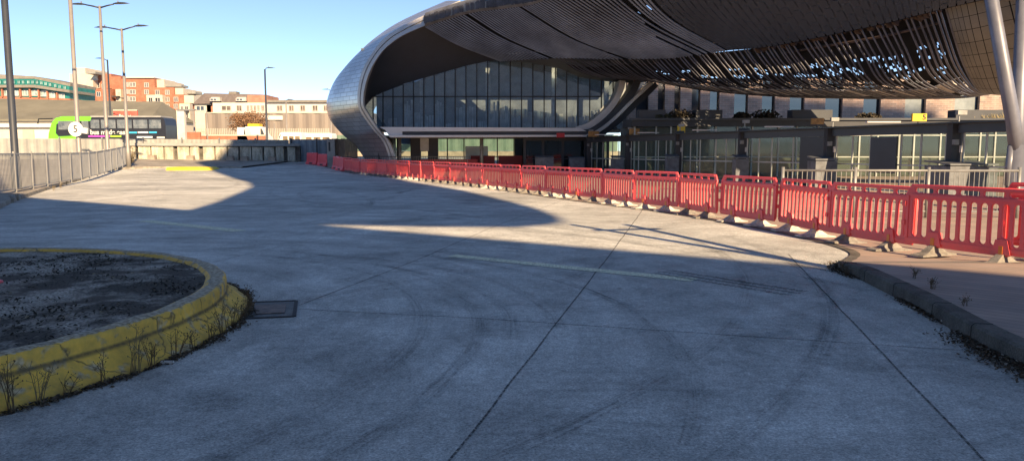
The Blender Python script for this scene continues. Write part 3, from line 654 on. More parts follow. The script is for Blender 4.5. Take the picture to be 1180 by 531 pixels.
def normal_at(cols, u, v):
    du = surf(cols, min(u + .03, len(cols) - 1), v) - surf(cols, max(u - .03, 0), v); dv = surf(cols, u, min(v + .02, 1)) - surf(cols, u, max(v - .02, 0))
    n = du.cross(dv).normalized(); return n if n.y < 0 or n.z < 0 else -n
sl = MB(); ns = 66; miss = set(random.sample(range(12, ns), 5))
for i in range(ns):
    u = 5 * (i / ns) ** 1.18; v0, v1 = 0, 1
    if i in miss: v0, v1 = random.uniform(0, .2), random.uniform(.4, .7)
    pts = [surf(AV, u, v0 + (v1 - v0) * k / 18) for k in range(19)]; nm = [normal_at(AV, u, v0 + (v1 - v0) * k / 18) for k in range(19)]
    wd = .075 + .07 * u / 5
    if i in miss and random.random() < .5: continue
    sl.ribbon(pts, nm, wd, .035)
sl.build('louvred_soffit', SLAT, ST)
random.seed(21)
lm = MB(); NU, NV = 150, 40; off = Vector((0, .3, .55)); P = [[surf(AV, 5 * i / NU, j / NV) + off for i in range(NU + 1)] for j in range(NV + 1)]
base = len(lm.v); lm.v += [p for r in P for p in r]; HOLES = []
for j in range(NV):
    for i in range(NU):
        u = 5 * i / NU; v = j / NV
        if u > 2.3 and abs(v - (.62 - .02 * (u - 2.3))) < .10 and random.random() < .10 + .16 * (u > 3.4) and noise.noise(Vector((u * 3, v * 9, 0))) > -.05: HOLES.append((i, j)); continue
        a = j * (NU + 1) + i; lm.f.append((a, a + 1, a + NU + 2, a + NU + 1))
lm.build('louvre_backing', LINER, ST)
# tile soffit
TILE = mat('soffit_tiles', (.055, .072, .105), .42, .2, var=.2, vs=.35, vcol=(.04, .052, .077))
ts = MB(); NU, NV = 58, 11
for i in range(NU):
    for j in range(-1, NV):
        v0 = (j + (.5 if i % 2 else 0)) / NV; v1 = v0 + 1 / NV; v0 = max(v0, 0); v1 = min(v1, 1)
        if v1 - v0 < .01: continue
        u0 = 5 * i / NU + .007; u1 = 5 * (i + 1) / NU - .007; gv = .004; n_ = 3; tl = random.uniform(-.004, .012)
        for k in range(n_):
            w0 = lerp(v0 + gv, v1 - gv, k / n_); w1 = lerp(v0 + gv, v1 - gv, (k + 1) / n_); n = normal_at(BV, (u0 + u1) / 2, (w0 + w1) / 2) * tl
            ts.add([surf(BV, u0, w0) + n, surf(BV, u1, w0) + n, surf(BV, u1, w1) + n, surf(BV, u0, w1) + n], [(0, 1, 2, 3)])
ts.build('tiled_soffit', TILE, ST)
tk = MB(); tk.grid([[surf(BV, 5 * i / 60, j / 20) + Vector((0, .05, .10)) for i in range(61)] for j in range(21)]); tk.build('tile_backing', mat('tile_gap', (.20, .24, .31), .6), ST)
# fascia along the front edge and the roof above
FE = [c[0] for c in AV] + [c[0] for c in BV[1:]]; nF = len(FE) - 1
FEs = [spl(FE, nF * i / 120) for i in range(121)]
fa = MB(); fa.grid([[p, p + Vector((0, -.25, .12)), p + Vector((0, -.28, .55)), p + Vector((0, -.05, .9)), p + Vector((0, .6, 1.0))] for p in FEs])
fa.build('fascia', mat('fascia_metal', (.22, .225, .24), .45, .3, var=.25, vs=1.5), ST)
fr = MB()
for i in range(0, 420):
    p = spl(FE, nF * i / 420)
    if random.random() < .82: fr.box(p.x - .05, p.y - .34, p.z + .10 + random.uniform(0, .08), p.x + .05, p.y - .26, p.z + .62 + random.uniform(-.06, .08))
fr.build('fascia_ribbing', mat('fascia_fin', (.10, .10, .115), .5, .2, var=.3), ST)
VE = [c[2] for c in AV] + [c[2] for c in BV[1:]]
rt = MB(); NU, NV = 150, 12; rows = []
for j in range(NV + 1):
    rows.append([])
    for i in range(NU + 1):
        f = spl(FE, nF * i / NU) + Vector((0, .5, 1.0)); v = spl(VE, nF * i / NU) + Vector((0, 1.2, .6)); t = j / NV
        p = f.lerp(v, t); p.z = f.z + (v.z - f.z) * t ** 2.2 + .2 * math.sin(t * math.pi); rows[-1].append(p)
b0 = len(rt.v); rt.v += [p for r in rows for p in r]
for j in range(NV):
    for i in range(NU):
        x = i / NU * nF; hole = (2.3 < x < 5.2 and j in (5, 6, 7, 8) and random.random() < .3)
        if hole: continue
        a = j * (NU + 1) + i; rt.f.append((a, a + 1, a + NU + 2, a + NU + 1))
rt.build('roof', MATS['shell_shingles'], ST)
# dark back lining from the valley to the glazing
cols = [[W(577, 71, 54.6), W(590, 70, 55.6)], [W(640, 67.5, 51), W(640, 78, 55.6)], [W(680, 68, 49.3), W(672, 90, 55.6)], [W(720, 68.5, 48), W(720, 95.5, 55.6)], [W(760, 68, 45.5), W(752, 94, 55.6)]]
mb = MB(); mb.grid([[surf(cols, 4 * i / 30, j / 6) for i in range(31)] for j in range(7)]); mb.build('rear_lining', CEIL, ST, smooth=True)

# --- hanging rear skirt: raked slats with torn black lining behind
CC = [[(640, 66.5, 51), (655, 74, 51.3), (668, 82, 51.6), (690, 89, 52), (700, 89, 53.5)], [(700, 67.5, 49), (712, 77, 49), (727, 87, 49.4), (748, 94, 50), (760, 94, 51.5)], [(760, 67.5, 46), (772, 80, 45.8), (788, 93, 46), (818, 105, 47), (835, 105, 48.5)], [(820, 61, 42.3), (834, 78, 42), (853, 97, 42.3), (893, 111, 43.5), (915, 111, 45)],
      [(885, 54, 38.8), (900, 75, 38.4), (922, 97, 38.6), (972, 113, 40), (1000, 112, 42)], [(934, 44, 36.2), (952, 70, 36), (975, 97, 36.4), (1028, 113.5, 38), (1060, 112, 40)], [(1016, 28, 32.8), (1032, 60, 32.7), (1052, 95, 33.2), (1100, 112.5, 35), (1128, 110, 37)], [(1090, 9, 30), (1100, 44, 30.5), (1112, 78, 31.4), (1128, 105, 33), (1145, 108, 35)]]
CV = [[W(*p) for p in c] for c in CC]
DC = [CC[7], [(1120, 2, 29), (1128, 40, 29.6), (1138, 76, 30.8), (1150, 107, 32.6), (1165, 109, 34.6)], [(1190, -16, 27.5), (1200, 25, 28), (1208, 68, 29.4), (1212, 101, 31.5), (1220, 105, 33)], [(1400, -60, 24), (1400, 0, 25), (1400, 60, 27), (1400, 90, 29), (1400, 95, 31)]]
DV = [[W(*p) for p in c] for c in DC]
sl = MB(); n = 78; random.seed(5)
for i in range(n):
    u = 7 * (i / (n - 1)) ** 1.0; jit = random.uniform(-.004, .004) * 7
    if u > 4.6 and random.random() < .10: continue
    v1 = 1.0 if random.random() > .06 else random.uniform(.5, .9)
    uu = min(max(u + jit, 0), 7)
    pts = [surf(CV, uu, v1 * k / 24) for k in range(25)]; nm = [normal_at(CV, uu, v1 * k / 24) for k in range(25)]
    sl.ribbon(pts, nm, .075 if u > 3 else .07, .035)
sl.build('raked_louvres', mat('louvre_bronze', (.14, .15, .19), .45, .2, var=.3, vs=.7, vcol=(.07, .075, .10)), ST)
random.seed(11)
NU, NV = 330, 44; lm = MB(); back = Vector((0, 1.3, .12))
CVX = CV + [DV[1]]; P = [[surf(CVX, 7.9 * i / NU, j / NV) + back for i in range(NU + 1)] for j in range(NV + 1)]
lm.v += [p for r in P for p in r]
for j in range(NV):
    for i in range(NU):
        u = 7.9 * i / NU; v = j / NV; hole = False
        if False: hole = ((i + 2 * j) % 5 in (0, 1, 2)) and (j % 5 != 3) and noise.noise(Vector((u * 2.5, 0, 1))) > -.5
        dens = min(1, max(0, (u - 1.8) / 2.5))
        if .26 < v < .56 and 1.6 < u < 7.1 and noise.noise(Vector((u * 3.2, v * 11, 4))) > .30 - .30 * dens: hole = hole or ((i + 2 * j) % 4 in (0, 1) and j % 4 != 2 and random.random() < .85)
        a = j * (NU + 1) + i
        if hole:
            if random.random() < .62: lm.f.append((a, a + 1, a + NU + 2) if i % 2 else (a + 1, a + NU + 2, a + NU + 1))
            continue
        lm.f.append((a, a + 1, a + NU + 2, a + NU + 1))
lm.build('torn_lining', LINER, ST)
tr = MB(); random.seed(6)
def cpt(u, v, o=.45): return surf(CV, u, v) + Vector((0, o, .05))
nT = 150
for k in range(nT):                                    # white lattice girder inside the skirt, two rows of diagonals
    u0, u1 = 1.2 + 5.75 * k / nT, 1.2 + 5.75 * (k + 1) / nT
    for va, vb_ in ((.585, .635), (.635, .69)):
        if noise.noise(Vector((u0 * 2.2, va * 30, 2))) < -.22: continue
        A_, B_, C_ = cpt(u0, va), cpt(u1, vb_), cpt((u0 + u1) / 2 + .01, va)
        tr.bar(A_, B_, .055, .03)
        if k % 2: tr.bar(cpt(u1, va), cpt(u0, vb_), .045, .03)
        if random.random() < .4: tr.add([A_, C_, B_], [(0, 1, 2)])
for v in (.585, .635, .69): tr.tube([cpt(1.2 + 5.75 * k / 60, v) for k in range(61)], .022, 5)
tr.build('lattice_girder', mat('girder_white', (.80, .78, .74), .6, var=.1), ST)
# solid end of the skirt
ds = MB(); NU, NV = 14, 10
for j in range(NV):
    for i in range(NU):
        u0, u1 = 3 * i / NU, 3 * (i + 1) / NU; v0, v1 = j / NV, (j + 1) / NV; g = .006; N_ = 3
        for k in range(N_):
            w0, w1 = lerp(v0 + g * .3, v1 - g * .3, k / N_), lerp(v0 + g * .3, v1 - g * .3, (k + 1) / N_)
            ds.add([surf(DV, u0 + g * 1.5, w0), surf(DV, u1 - g * 1.5, w0), surf(DV, u1 - g * 1.5, w1), surf(DV, u0 + g * 1.5, w1)], [(0, 1, 2, 3)])
ds.build('end_cladding', mat('end_tiles', (.20, .205, .20), .45, .35, var=.15, vs=.6), ST)
mb = MB(); mb.grid([[surf(DV, 3 * i / 20, j / 20) + Vector((0, .08, .02)) for i in range(21)] for j in range(21)]); mb.build('end_backing', LINER, ST)
vb = MB(); rows = []
for dy, dz in ((0, 0), (.5, .05), (1.2, .55), (1.5, 1.0)): rows.append([spl(VE, nF * i / 140) + Vector((0, dy, dz)) for i in range(141)])
vb.grid(rows); vb.build('valley_lining', LINER, ST, smooth=True)
# torn hanging edge along the top of the skirt
random.seed(3); te = MB()
for i in range(60):
    u = random.uniform(3.8, 7); p = surf(CV, u, 0) + Vector((0, -.1, -.02)); s = random.uniform(.05, .28)
    te.add([p + Vector((-s, 0, .1)), p + Vector((s, .05, .12)), p + Vector((s * .6, 0, -s * random.uniform(.3, 1.1))), p + Vector((-s * .4, .04, -s * random.uniform(.1, .9)))], [(0, 1, 2, 3)])
for u0, u1 in ((4.3, 5.2), (5.1, 6.3), (6.2, 7)): te.tube([surf(CV, u0 + (u1 - u0) * k / 8, .10) + Vector((0, .35, 0)) for k in range(9)], .06, 6)
te.build('torn_edge', mat('scorched_edge', (.09, .06, .05), .7, var=.3), ST)

# --- pod glazing
YG = 55.5
xm = [418.5, 430, 441.5, 453, 464.8, 476.6, 488.4, 500.5, 512.5, 524.6, 537, 549.5, 562, 575, 588, 601, 614, 627, 640, 653, 666, 679.5, 693, 706.5, 719]
top = [(418.5, 121), (430, 111), (450, 103), (475, 94), (496, 88), (520, 81), (541, 75), (577, 68), (650, 64), (690, 70), (722, 88)]
def ytop(x):
    for (a, b), (c, d) in zip(top[:-1], top[1:]):
        if a <= x <= c: return b + (d - b) * (x - a) / (c - a)
    return 88
def ybot(x): return 147.2 if x < 668 else 147.2 - (x - 668) ** 1.25 * .40
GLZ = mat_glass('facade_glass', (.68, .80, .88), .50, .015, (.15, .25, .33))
gp = MB(); fr = MB(); random.seed(9)
ymid = 111.5
for a, b in zip(xm[:-1], xm[1:]):
    for (r0, r1) in (('t', 95.5), (95.5, ymid), (ymid, 'b')):
        ya0 = ytop(a) if r0 == 't' else max(r0, ytop(a)); yb0 = ytop(b) if r0 == 't' else max(r0, ytop(b)); ya1 = ybot(a) if r1 == 'b' else min(r1, ybot(a)); yb1 = ybot(b) if r1 == 'b' else min(r1, ybot(b))
        if ya1 - ya0 < 1 and yb1 - yb0 < 1: continue
        t = random.uniform(-.014, .014); t2 = random.uniform(-.012, .022)
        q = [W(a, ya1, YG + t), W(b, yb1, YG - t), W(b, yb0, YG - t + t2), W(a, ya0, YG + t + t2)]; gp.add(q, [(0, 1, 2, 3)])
for x in xm: fr.bar(W(x, ybot(x), YG - .04), W(x, ytop(x), YG - .04), .075, .14, (0, 1, 0))
for yy in (95.5, ymid):
    xs_ = [x for x in xm if ytop(x) < yy and ybot(x) > yy]; 
    if yy == ymid: fr.bar(W(xs_[0], yy, YG - .05), W(xs_[-1], yy, YG - .05), .12, .07)
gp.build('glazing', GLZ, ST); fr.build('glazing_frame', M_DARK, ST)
# interior behind the glass
it = MB(); z1 = W(600, 148, YG).z
it.box(-11, YG + .3, z1 - .05, 9.5, 68, z1); it.box(-11, 62, z1, 9.5, 62.2, z1 + 7); it.box(-11, YG + .6, z1 + 5.6, 9.5, 62, z1 + 5.8)
it.build('interior', mat('interior_grey', (.30, .34, .37), .8, var=.3, vs=.7), ST)
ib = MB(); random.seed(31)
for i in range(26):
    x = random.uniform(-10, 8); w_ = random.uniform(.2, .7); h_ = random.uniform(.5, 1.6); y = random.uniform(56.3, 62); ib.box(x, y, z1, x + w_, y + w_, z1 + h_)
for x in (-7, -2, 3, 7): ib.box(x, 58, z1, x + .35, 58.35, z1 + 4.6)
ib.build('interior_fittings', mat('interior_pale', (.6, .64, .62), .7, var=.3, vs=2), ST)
bl = MB(); random.seed(53)
for a, b in zip(xm[4:-3], xm[5:-2]):
    A = W(a, 147, YG + .3); B = W(b, 147, YG + .3); h_ = random.choice((.5, .9, 1.3, 1.7, 2.0, .3)); x = A.x + .08; k = 0
    while x < B.x - .1:
        w_ = random.uniform(.05, .16); bl.box(x, YG + .25 + .05 * (k % 2), A.z, x + w_, YG + .3 + .05 * (k % 2), A.z + h_ * random.uniform(.8, 1)); x += w_ + random.uniform(.0, .08); k += 1
bl.build('reflection_strips', mat('reflection_pale', (.75, .76, .72), .8, var=.3, vs=1.5), ST)  # pale strips added behind the lower panes to stand for bright mottled reflections
# --- spandrel band
def slab(pa, Y0, Y1, name, m):                         # polygon in photo px at depth Y0 extruded back
    return MB().prism([W(*p, Y0) for p in pa], (0, Y1 - Y0, 0)).build(name, m, ST)
slab([(437, 146.5), (668, 147.6), (676, 151.4), (455, 151.6), (444, 150)], 52.6, 56, 'spandrel', mat('spandrel_metal', (.62, .63, .64), .4, .3, var=.05))
slab([(444, 150.1), (463.5, 151.7), (463.5, 155.7), (447.5, 155.7)], 52.62, 56, 'spandrel_end', MATS['spandrel_metal'])
slab([(463.5, 151.9), (676, 151.7), (683, 155.2), (463.5, 155.6)], 52.72, 56, 'shadow_gap', mat('gap_navy', (.035, .042, .055), .4))
slab([(447.6, 155.9), (683, 155.5), (680, 157.6), (449.5, 158.4)], 52.5, 56, 'lower_trim', MATS['spandrel_metal'])
# right end: curving silver bands
def curve_band(pa, w, Y0, depth, name, m):
    P_ = [W(*p, Y0) for p in pa]; P_ = [spl(P_, (len(P_) - 1) * i / 40) for i in range(41)]; rows = []
    for i, p in enumerate(P_):
        d = (P_[min(i + 1, 40)] - P_[max(i - 1, 0)]).normalized(); x = Vector((-d.z, 0, d.x)).normalized() * w / 2; y = Vector((0, depth, 0))
        rows.append([p - x, p + x, p + x + y, p - x + y, p - x])
    MB().grid(rows).build(name, m, ST, smooth=False)
curve_band([(717.5, 93), (716, 101), (711, 113), (702, 126), (689, 138), (676, 146), (664, 149.6)], .42, 53.2, 2.6, 'end_rim', M_RIM)
curve_band([(735, 93), (729, 106), (718, 121), (704, 136), (690, 147), (680, 152.5), (668, 154)], .5, 52.9, 2.6, 'end_return', mat('gap_navy', (.035, .042, .055), .4))
curve_band([(752, 95), (741, 105), (727, 118), (711, 134), (697, 146), (685, 153.6), (676, 157)], .22, 52.7, 2.6, 'diagonal_trim', M_RIM)
curve_band([(757, 97), (746, 108), (731, 122), (715, 138), (700, 150), (690, 157)], .34, 52.8, 2.6, 'diagonal_beam', M_DARK)
# --- ground floor under the pod
zc = W(600, 158, 53).z
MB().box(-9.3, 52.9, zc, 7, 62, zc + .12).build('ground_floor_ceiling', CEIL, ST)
gfg = MB(); gff = MB(); YF = 57.0
xg = [-8.6 + 1.25 * i for i in range(13)]
for a, b in zip(xg[:-1], xg[1:]): gfg.add([(a, YF + random.uniform(-.01, .01), 0), (b, YF, 0), (b, YF, zc), (a, YF, zc)], [(0, 1, 2, 3)])
for x in xg: gff.box(x - .04, YF - .08, 0, x + .04, YF + .04, zc)
gff.box(xg[0], YF - .06, 1.1, xg[-1], YF + .02, 1.16)
gfg.build('ground_floor_glazing', mat_glass('shopfront_glass', (.75, .85, .82), .7, .03), ST); gff.build('ground_floor_frame', M_DARK, ST)
for x, w_ in ((-8.15, .28), (-2.2, .26)): MB().tube([(x, 55, 0), (x, 55, zc)], w_ / 2, 12).build('support_post', M_GREYM, ST, smooth=True)
for px in (480, 500): 
    p = W(px, 170, 55.6); MB().box(p.x - .45, 55.6, 0, p.x + .3, 55.9, zc).build('pier', M_NAVY, ST)
MB().box(-9.6, 54.4, 0, -8.55, 56, zc).build('end_pier', CEIL, ST)
p = W(489, 170, 55.5); MB().box(p.x - .3, 55.5, 1.55, p.x + .32, 55.56, 2.45).build('notice_board', mat('notice_grey', (.5, .52, .52), .6), ST)
p = W(550, 170, 56.8); MB().box(p.x - .9, 56.8, .9, p.x + .8, 56.85, 1.9).build('poster', mat('poster_pale', (.55, .66, .66), .5, var=.1), ST)
p = W(470, 170, 55.5); MB().box(p.x - .75, 56.2, 2.05, p.x + .2, 56.3, zc - .02).build('blue_panel', mat('blue_panel', (.02, .12, .42), .4), ST)
MB().box(-6.6, 54.6, 0, -2.5, 54.9, .95).build('bench_wall', mat('dark_red', (.22, .01, .02), .5), ST)
# enclosed kiosks at the right of the ground floor
kg = MB(); kf = MB()
xk = [0.9, 2.2, 3.6, 5.2, 6.8]
for a, b in zip(xk[:-1], xk[1:]): kg.add([(a, 53.9, 0), (b, 53.9, 0), (b, 53.9, zc - .2), (a, 53.9, zc - .2)], [(0, 1, 2, 3)])
for x in xk: kf.box(x - .09, 53.78, 0, x + .09, 53.96, zc)
kf.box(.8, 53.7, zc - .25, 6.9, 53.95, zc - .02); kf.box(.8, 53.8, .95, 6.9, 53.93, 1.02)
kg.build('kiosk_glazing', mat_glass('kiosk_glass', (.5, .6, .6), .45, .03), ST); kf.build('kiosk_frame', M_NAVY, ST)
MB().box(1.0, 54.6, .3, 6.7, 55.4, 1.0).build('seating', mat('seat_blue', (.06, .08, .12), .6), ST)
MB().box(.2, 57.5, 0, 7, 57.6, zc).build('kiosk_back_wall', mat('kiosk_wall', (.05, .06, .08), .7), ST)

# --- concourse beyond the bays (constant depth)
YC = 46.0; zc0, zc1 = W(900, 146, YC).z, W(900, 137, YC).z
MB().box(7.2, YC - .4, zc0, 46, YC + 3.5, zc1).build('concourse_roof_edge', mat('ledge_navy', (.022, .028, .04), .5, var=.15), ST)
MB().box(7.0, YC - .55, zc1 - .10, 46, YC - .4, zc1 + .02).build('ledge_trim', mat('ledge_trim', (.04, .05, .065), .45), ST)
for a, b in ((7.6, 9.2), (11.0, 12.6), (16.8, 19.2), (26.6, 29.6)): MB().box(a, YC - .3, zc1 + .025, b, YC + .6, zc1 + .52).build('roof_upstand', mat('upstand_grey', (.045, .055, .07), .6), ST)
cg = MB(); cf = MB(); x = 7.4; k = 0; random.seed(4)
while x < 44:
    w_ = (1.3, .9, 1.6, 1.1)[k % 4]; t = random.uniform(-.01, .01)
    cg.add([(x, YC + t, 0), (x + w_, YC - t, 0), (x + w_, YC - t, zc0), (x, YC + t, zc0)], [(0, 1, 2, 3)]); cf.box(x - .045, YC - .09, 0, x + .045, YC + .05, zc0); x += w_; k += 1
for z in (1.15, 2.45): cf.box(7.4, YC - .07, z, 44, YC + .03, z + .07)
cg.build('concourse_glazing', mat_glass('concourse_glass', (.72, .8, .74), .6, .03, (.10, .12, .11)), ST); cf.build('concourse_frame', mat('frame_pale', (.48, .50, .48), .5), ST)
MB().box(7, YC + 3, 0, 46, YC + 3.1, zc0).build('concourse_back_wall', mat('concourse_wall', (.25, .26, .25), .8, var=.2, vs=.5), ST)

# --- tree-like steel columns carrying the canopy
M_COL = mat('column_paint', (.17, .185, .24), .42, .15, var=.12, vs=2)
def v_column(base, l, r, split, name='support_column'):
    p = MB(); p.tube([base, base + Vector((0, 0, .04)), base + Vector((0, 0, .05)), base + Vector((0, 0, split))], [.34, .34, .20, .20], 20)
    o = p.build(name, M_COL, ST, smooth=True)
    for q in (l, r):
        MB().tube([base + Vector((0, 0, split - .25)), base.lerp(q, .12) + Vector((0, 0, split * .88)), q], [.17, .17, .145], 18).build('branch', M_COL, o, smooth=True)
Yv = 19.5
base = W(1169, 215, Yv); base.z = .02
v_column(base, W(1132, -60, Yv - .6), W(1181, -60, Yv + .4), W(1166, 168, Yv).z)
MB().tube([W(1166, 168, Yv) + Vector((-.02, -.02, 0)), W(1160, 214, Yv) * 1], [.09, .09], 14).build('down_strut', M_COL, ST, smooth=True)
MB().box(12.35, 18.9, W(1130, 0, Yv).z, 12.75, 19.6, W(1130, -40, Yv).z).build('column_bracket', M_NAVY, ST)

# ================================================================= BRICK BUILDING BEHIND
YB = 57.0; zb = 3.2; zt = 10.5
BB = thing('brick_building', 'pinkish brown brick block with tall dark windows seen under the canopy', 'building', (25, YB, 0))
BRK = mat_brick('pink_brick', (.44, .31, .26), (.27, .215, .20), (.45, .41, .37), 1.0, .46, .15)
# wall behind the openings
MB().box(9.9, YB + .55, 0, 60, YB + 6, 6.9).build('wall', mat('reveal_dark', (.05, .055, .065), .7), BB)
PIL = [(720, 731, 0), (742, 757, 0), (776, 793, 0), (812, 828, 0), (829.5, 849, 0), (858, 879, 0), (908, 927, 0), (927.5, 947, 0), (974, 993, 0), (1014, 1044, 0), (1067, 1103, 0), (1130, 1150, 0), (1150.5, 1200, 0)]
wb_ = MB()
xp = []
SEG = [(722, 733), (747, 758), (766, 777), (784, 797), (807, 818), (829, 846), (862, 878), (893, 910), (927, 951), (971, 995), (1015, 1043), (1067, 1100), (1129, 1170), (1200, 1225), (1255, 1290)]
for a, b in SEG:
    A = W(a, 120, YB).x; B = W(b, 120, YB).x; MB().box(A, YB, zb, B, YB + .5, 6.9).build('brick_pier', BRK, BB)
for (a, b), (c, d) in zip(SEG[:-1], SEG[1:]):
    A = W(b, 120, YB).x; B = W(c, 120, YB).x; zs = zb + .35
    fr_ = MB(); fr_.box(A, YB + .28, zs, A + .06, YB + .42, 6.8); fr_.box(B - .06, YB + .28, zs, B, YB + .42, 6.8); fr_.box(A, YB + .28, zs - .08, B, YB + .42, zs)
    w_ = fr_.build('window', M_DARK, BB); t = random.uniform(-.012, .012)
    MB().add([(A + .06, YB + .36 + t, zs), (B - .06, YB + .36 - t, zs), (B - .06, YB + .36 - t, 6.8), (A + .06, YB + .36 + t, 6.8)], [(0, 1, 2, 3)]).build('pane', mat('dark_pane', (.03, .04, .055), .06, .0, var=.1, spec=1.0) if b < 1000 else mat('blind_pane', (.26, .30, .31), .25, var=.15), w_)
MB().box(9.9, YB - .15, zb - .6, 55, YB + .5, zb).build('plinth', mat('ledge_navy', (.05, .065, .085), .5), BB)
# shrubs and dry grass on the ledge
def bush(c, rx, rz_, n, m, lab, name, s=.07, up=False):
    mb = MB()
    for i in range(n):
        d = Vector((random.gauss(0, 1), random.gauss(0, 1), random.gauss(0, 1))).normalized() * random.random() ** .4
        p = c + Vector((d.x * rx, d.y * .5, abs(d.z) * rz_)); 
        if up: mb.tube([Vector((p.x, p.y, c.z)), Vector((p.x + random.uniform(-.2, .2), p.y, c.z + rz_ * random.uniform(.5, 1.1)))], [.012, .004], 3, False)
        else:
            a = Vector((random.gauss(0, 1), random.gauss(0, 1), random.gauss(0, 1))).normalized() * s; b = Vector((random.gauss(0, 1), random.gauss(0, 1), random.gauss(0, 1))).normalized() * s
            mb.add([p - a, p + b, p + a, p - b], [(0, 1, 2, 3)])
    if not up:
        for i in range(10): mb.tube([c, c + Vector((random.uniform(-rx, rx) * .6, 0, rz_ * .7))], [.02, .008], 4)
    return mb.build(name, m, label=lab, cat='plant')
M_SHR = mat('shrub_brown', (.07, .06, .04), .9, var=.4, vs=2); M_SHG = mat('shrub_green', (.07, .08, .045), .9, var=.4, vs=2); M_DG = mat('ledge_dry_grass', (.46, .38, .18), .9, var=.3, vs=3)
random.seed(12)
for px, hw, hh, m, lab, up in [(762, 14, 12, M_SHG, 'low green shrub on the dark ledge at the left of the brick piers', 0), (785, 18, 20, M_SHR, 'brown shrub on the ledge next to the low green one', 0), (882, 19, 18, M_SHR, 'round dark brown shrub on the ledge below a window', 0), (855, 10, 14, M_SHR, 'small dark shrub above the fourth shelter post', 0),
                               (1000, 16, 12, M_SHR, 'low brown trailing shrub on the ledge near the yellow sign', 0), (1138, 24, 10, M_DG, 'straw coloured dry grass tuft on the ledge, left one by the steel column', 1), (1158, 14, 13, M_DG, 'straw coloured dry grass clump on the ledge right behind the steel column', 1)]:
    c = W(px, 137, YC); c.z = zc1 + .02; bush(c, hw * YC / 870, hh * YC / 870 * .55, 420 if not up else 360, m, lab, 'ledge_shrub' if not up else 'dry_grass_clump', .08, up)

# ================================================================= BAY SHELTERS
SHP = [V2(23.3 - .348 * y, y) for y in (19.7, 25.0, 30.35, 35.7, 41.0, 46.4, 51.7)]
SH = thing('bay_shelter', 'dark framed glazed boarding-gate screen running along the bays behind the barriers', 'shelter', (12, 32, 0))
hz = 2.28
for i, p in enumerate(SHP):
    hh = 2.50 if i < 3 else 2.62
    MB().box(p.x - .22, p.y - .16, 0, p.x + .22, p.y + .16, hh).build('post', M_NAVY, SH)
for a, b in zip(SHP[:-1], SHP[1:]):
    MB().bar(a + Vector((0, 0, hz)), b + Vector((0, 0, hz)), .22, .30).build('beam', M_NAVY, SH)
    MB().bar(a + Vector((-.1, 0, hz + .185)), b + Vector((-.1, 0, hz + .185)), .45, .05).build('canopy_plate', M_DARK, SH)
GS = mat_glass('screen_glass', (.84, .92, .88), .78, .03, (.12, .14, .13)); M_FR = mat('screen_frame_pale', (.50, .50, .47), .5, .2)
for i, (a, b) in enumerate(zip(SHP[:-1], SHP[1:])):
    d = (b - a).normalized(); L_ = (b - a).length; zt_ = hz - .16
    segs = [.35, 1.35, 2.2, 3.6, 4.5, L_ - .3]
    for j, (s0, s1) in enumerate(zip(segs[:-1], segs[1:])):
        p0 = a + d * s0; p1 = a + d * s1
        MB().add([p0 + Vector((0, 0, .12)), p1 + Vector((0, 0, .12)), p1 + Vector((0, 0, zt_)), p0 + Vector((0, 0, zt_))], [(0, 1, 2, 3)]).build('glass_panel', GS, SH)
    fb_ = MB()
    for s0 in segs: fb_.bar(a + d * s0 + Vector((0, 0, 0)), a + d * s0 + Vector((0, 0, zt_)), .05, .06)
    for z in (.12, 1.05): fb_.bar(a + d * .3 + Vector((0, 0, z)), b - d * .3 + Vector((0, 0, z)), .05, .05)
    fb_.build('screen_frame', M_FR, SH)
    if i in (0, 1): # large dark information panel set in the screen
        p0 = a + d * 2.3 + Vector((-.08, -.05, 0)); p1 = a + d * 3.5 + Vector((-.08, -.05, 0))
        MB().prism([p0 + Vector((0, 0, .75)), p1 + Vector((0, 0, .75)), p1 + Vector((0, 0, 2.05)), p0 + Vector((0, 0, 2.05))], (-.05, -.02, 0)).build('information_panel', M_NAVY, SH)
    if i == 2: MB().prism([a + d * .3, a + d * 1.7, a + d * 1.7 + Vector((0, 0, zt_)), a + d * .3 + Vector((0, 0, zt_))], (-.08, -.03, 0)).build('blank_panel', M_DARK, SH)
    lt = a.lerp(b, .5) + Vector((-.3, -.2, hz + .28)); MB().box(lt.x - .6, lt.y - .1, lt.z, lt.x + .6, lt.y + .1, lt.z + .05).build('strip_light', M_WHITE, SH)
random.seed(90)
for i, p in enumerate(SHP):                            # floodlights and cameras bolted to the shelter posts
    hh = 2.50 if i < 3 else 2.62; q = Vector((p.x - .1, p.y - .3, hh))
    MB().box(q.x - .12, q.y - .02, hh - .75, q.x + .02, q.y + .137, hh - .58).build('junction_box', M_GREYM, SH)
    mb = MB(); mb.tube([q + Vector((.1, .2, .0)), q + Vector((.1, .2, .28))], .025, 6); mb.box(q.x, q.y + .1, hh + .22, q.x + .3, q.y + .26, hh + .36); mb.build('floodlight', M_GREYM, SH)
    MB().box(p.x + .02, p.y - .185, 1.5, p.x + .16, p.y - .165, 1.72).build('notice', M_WHITE, SH)
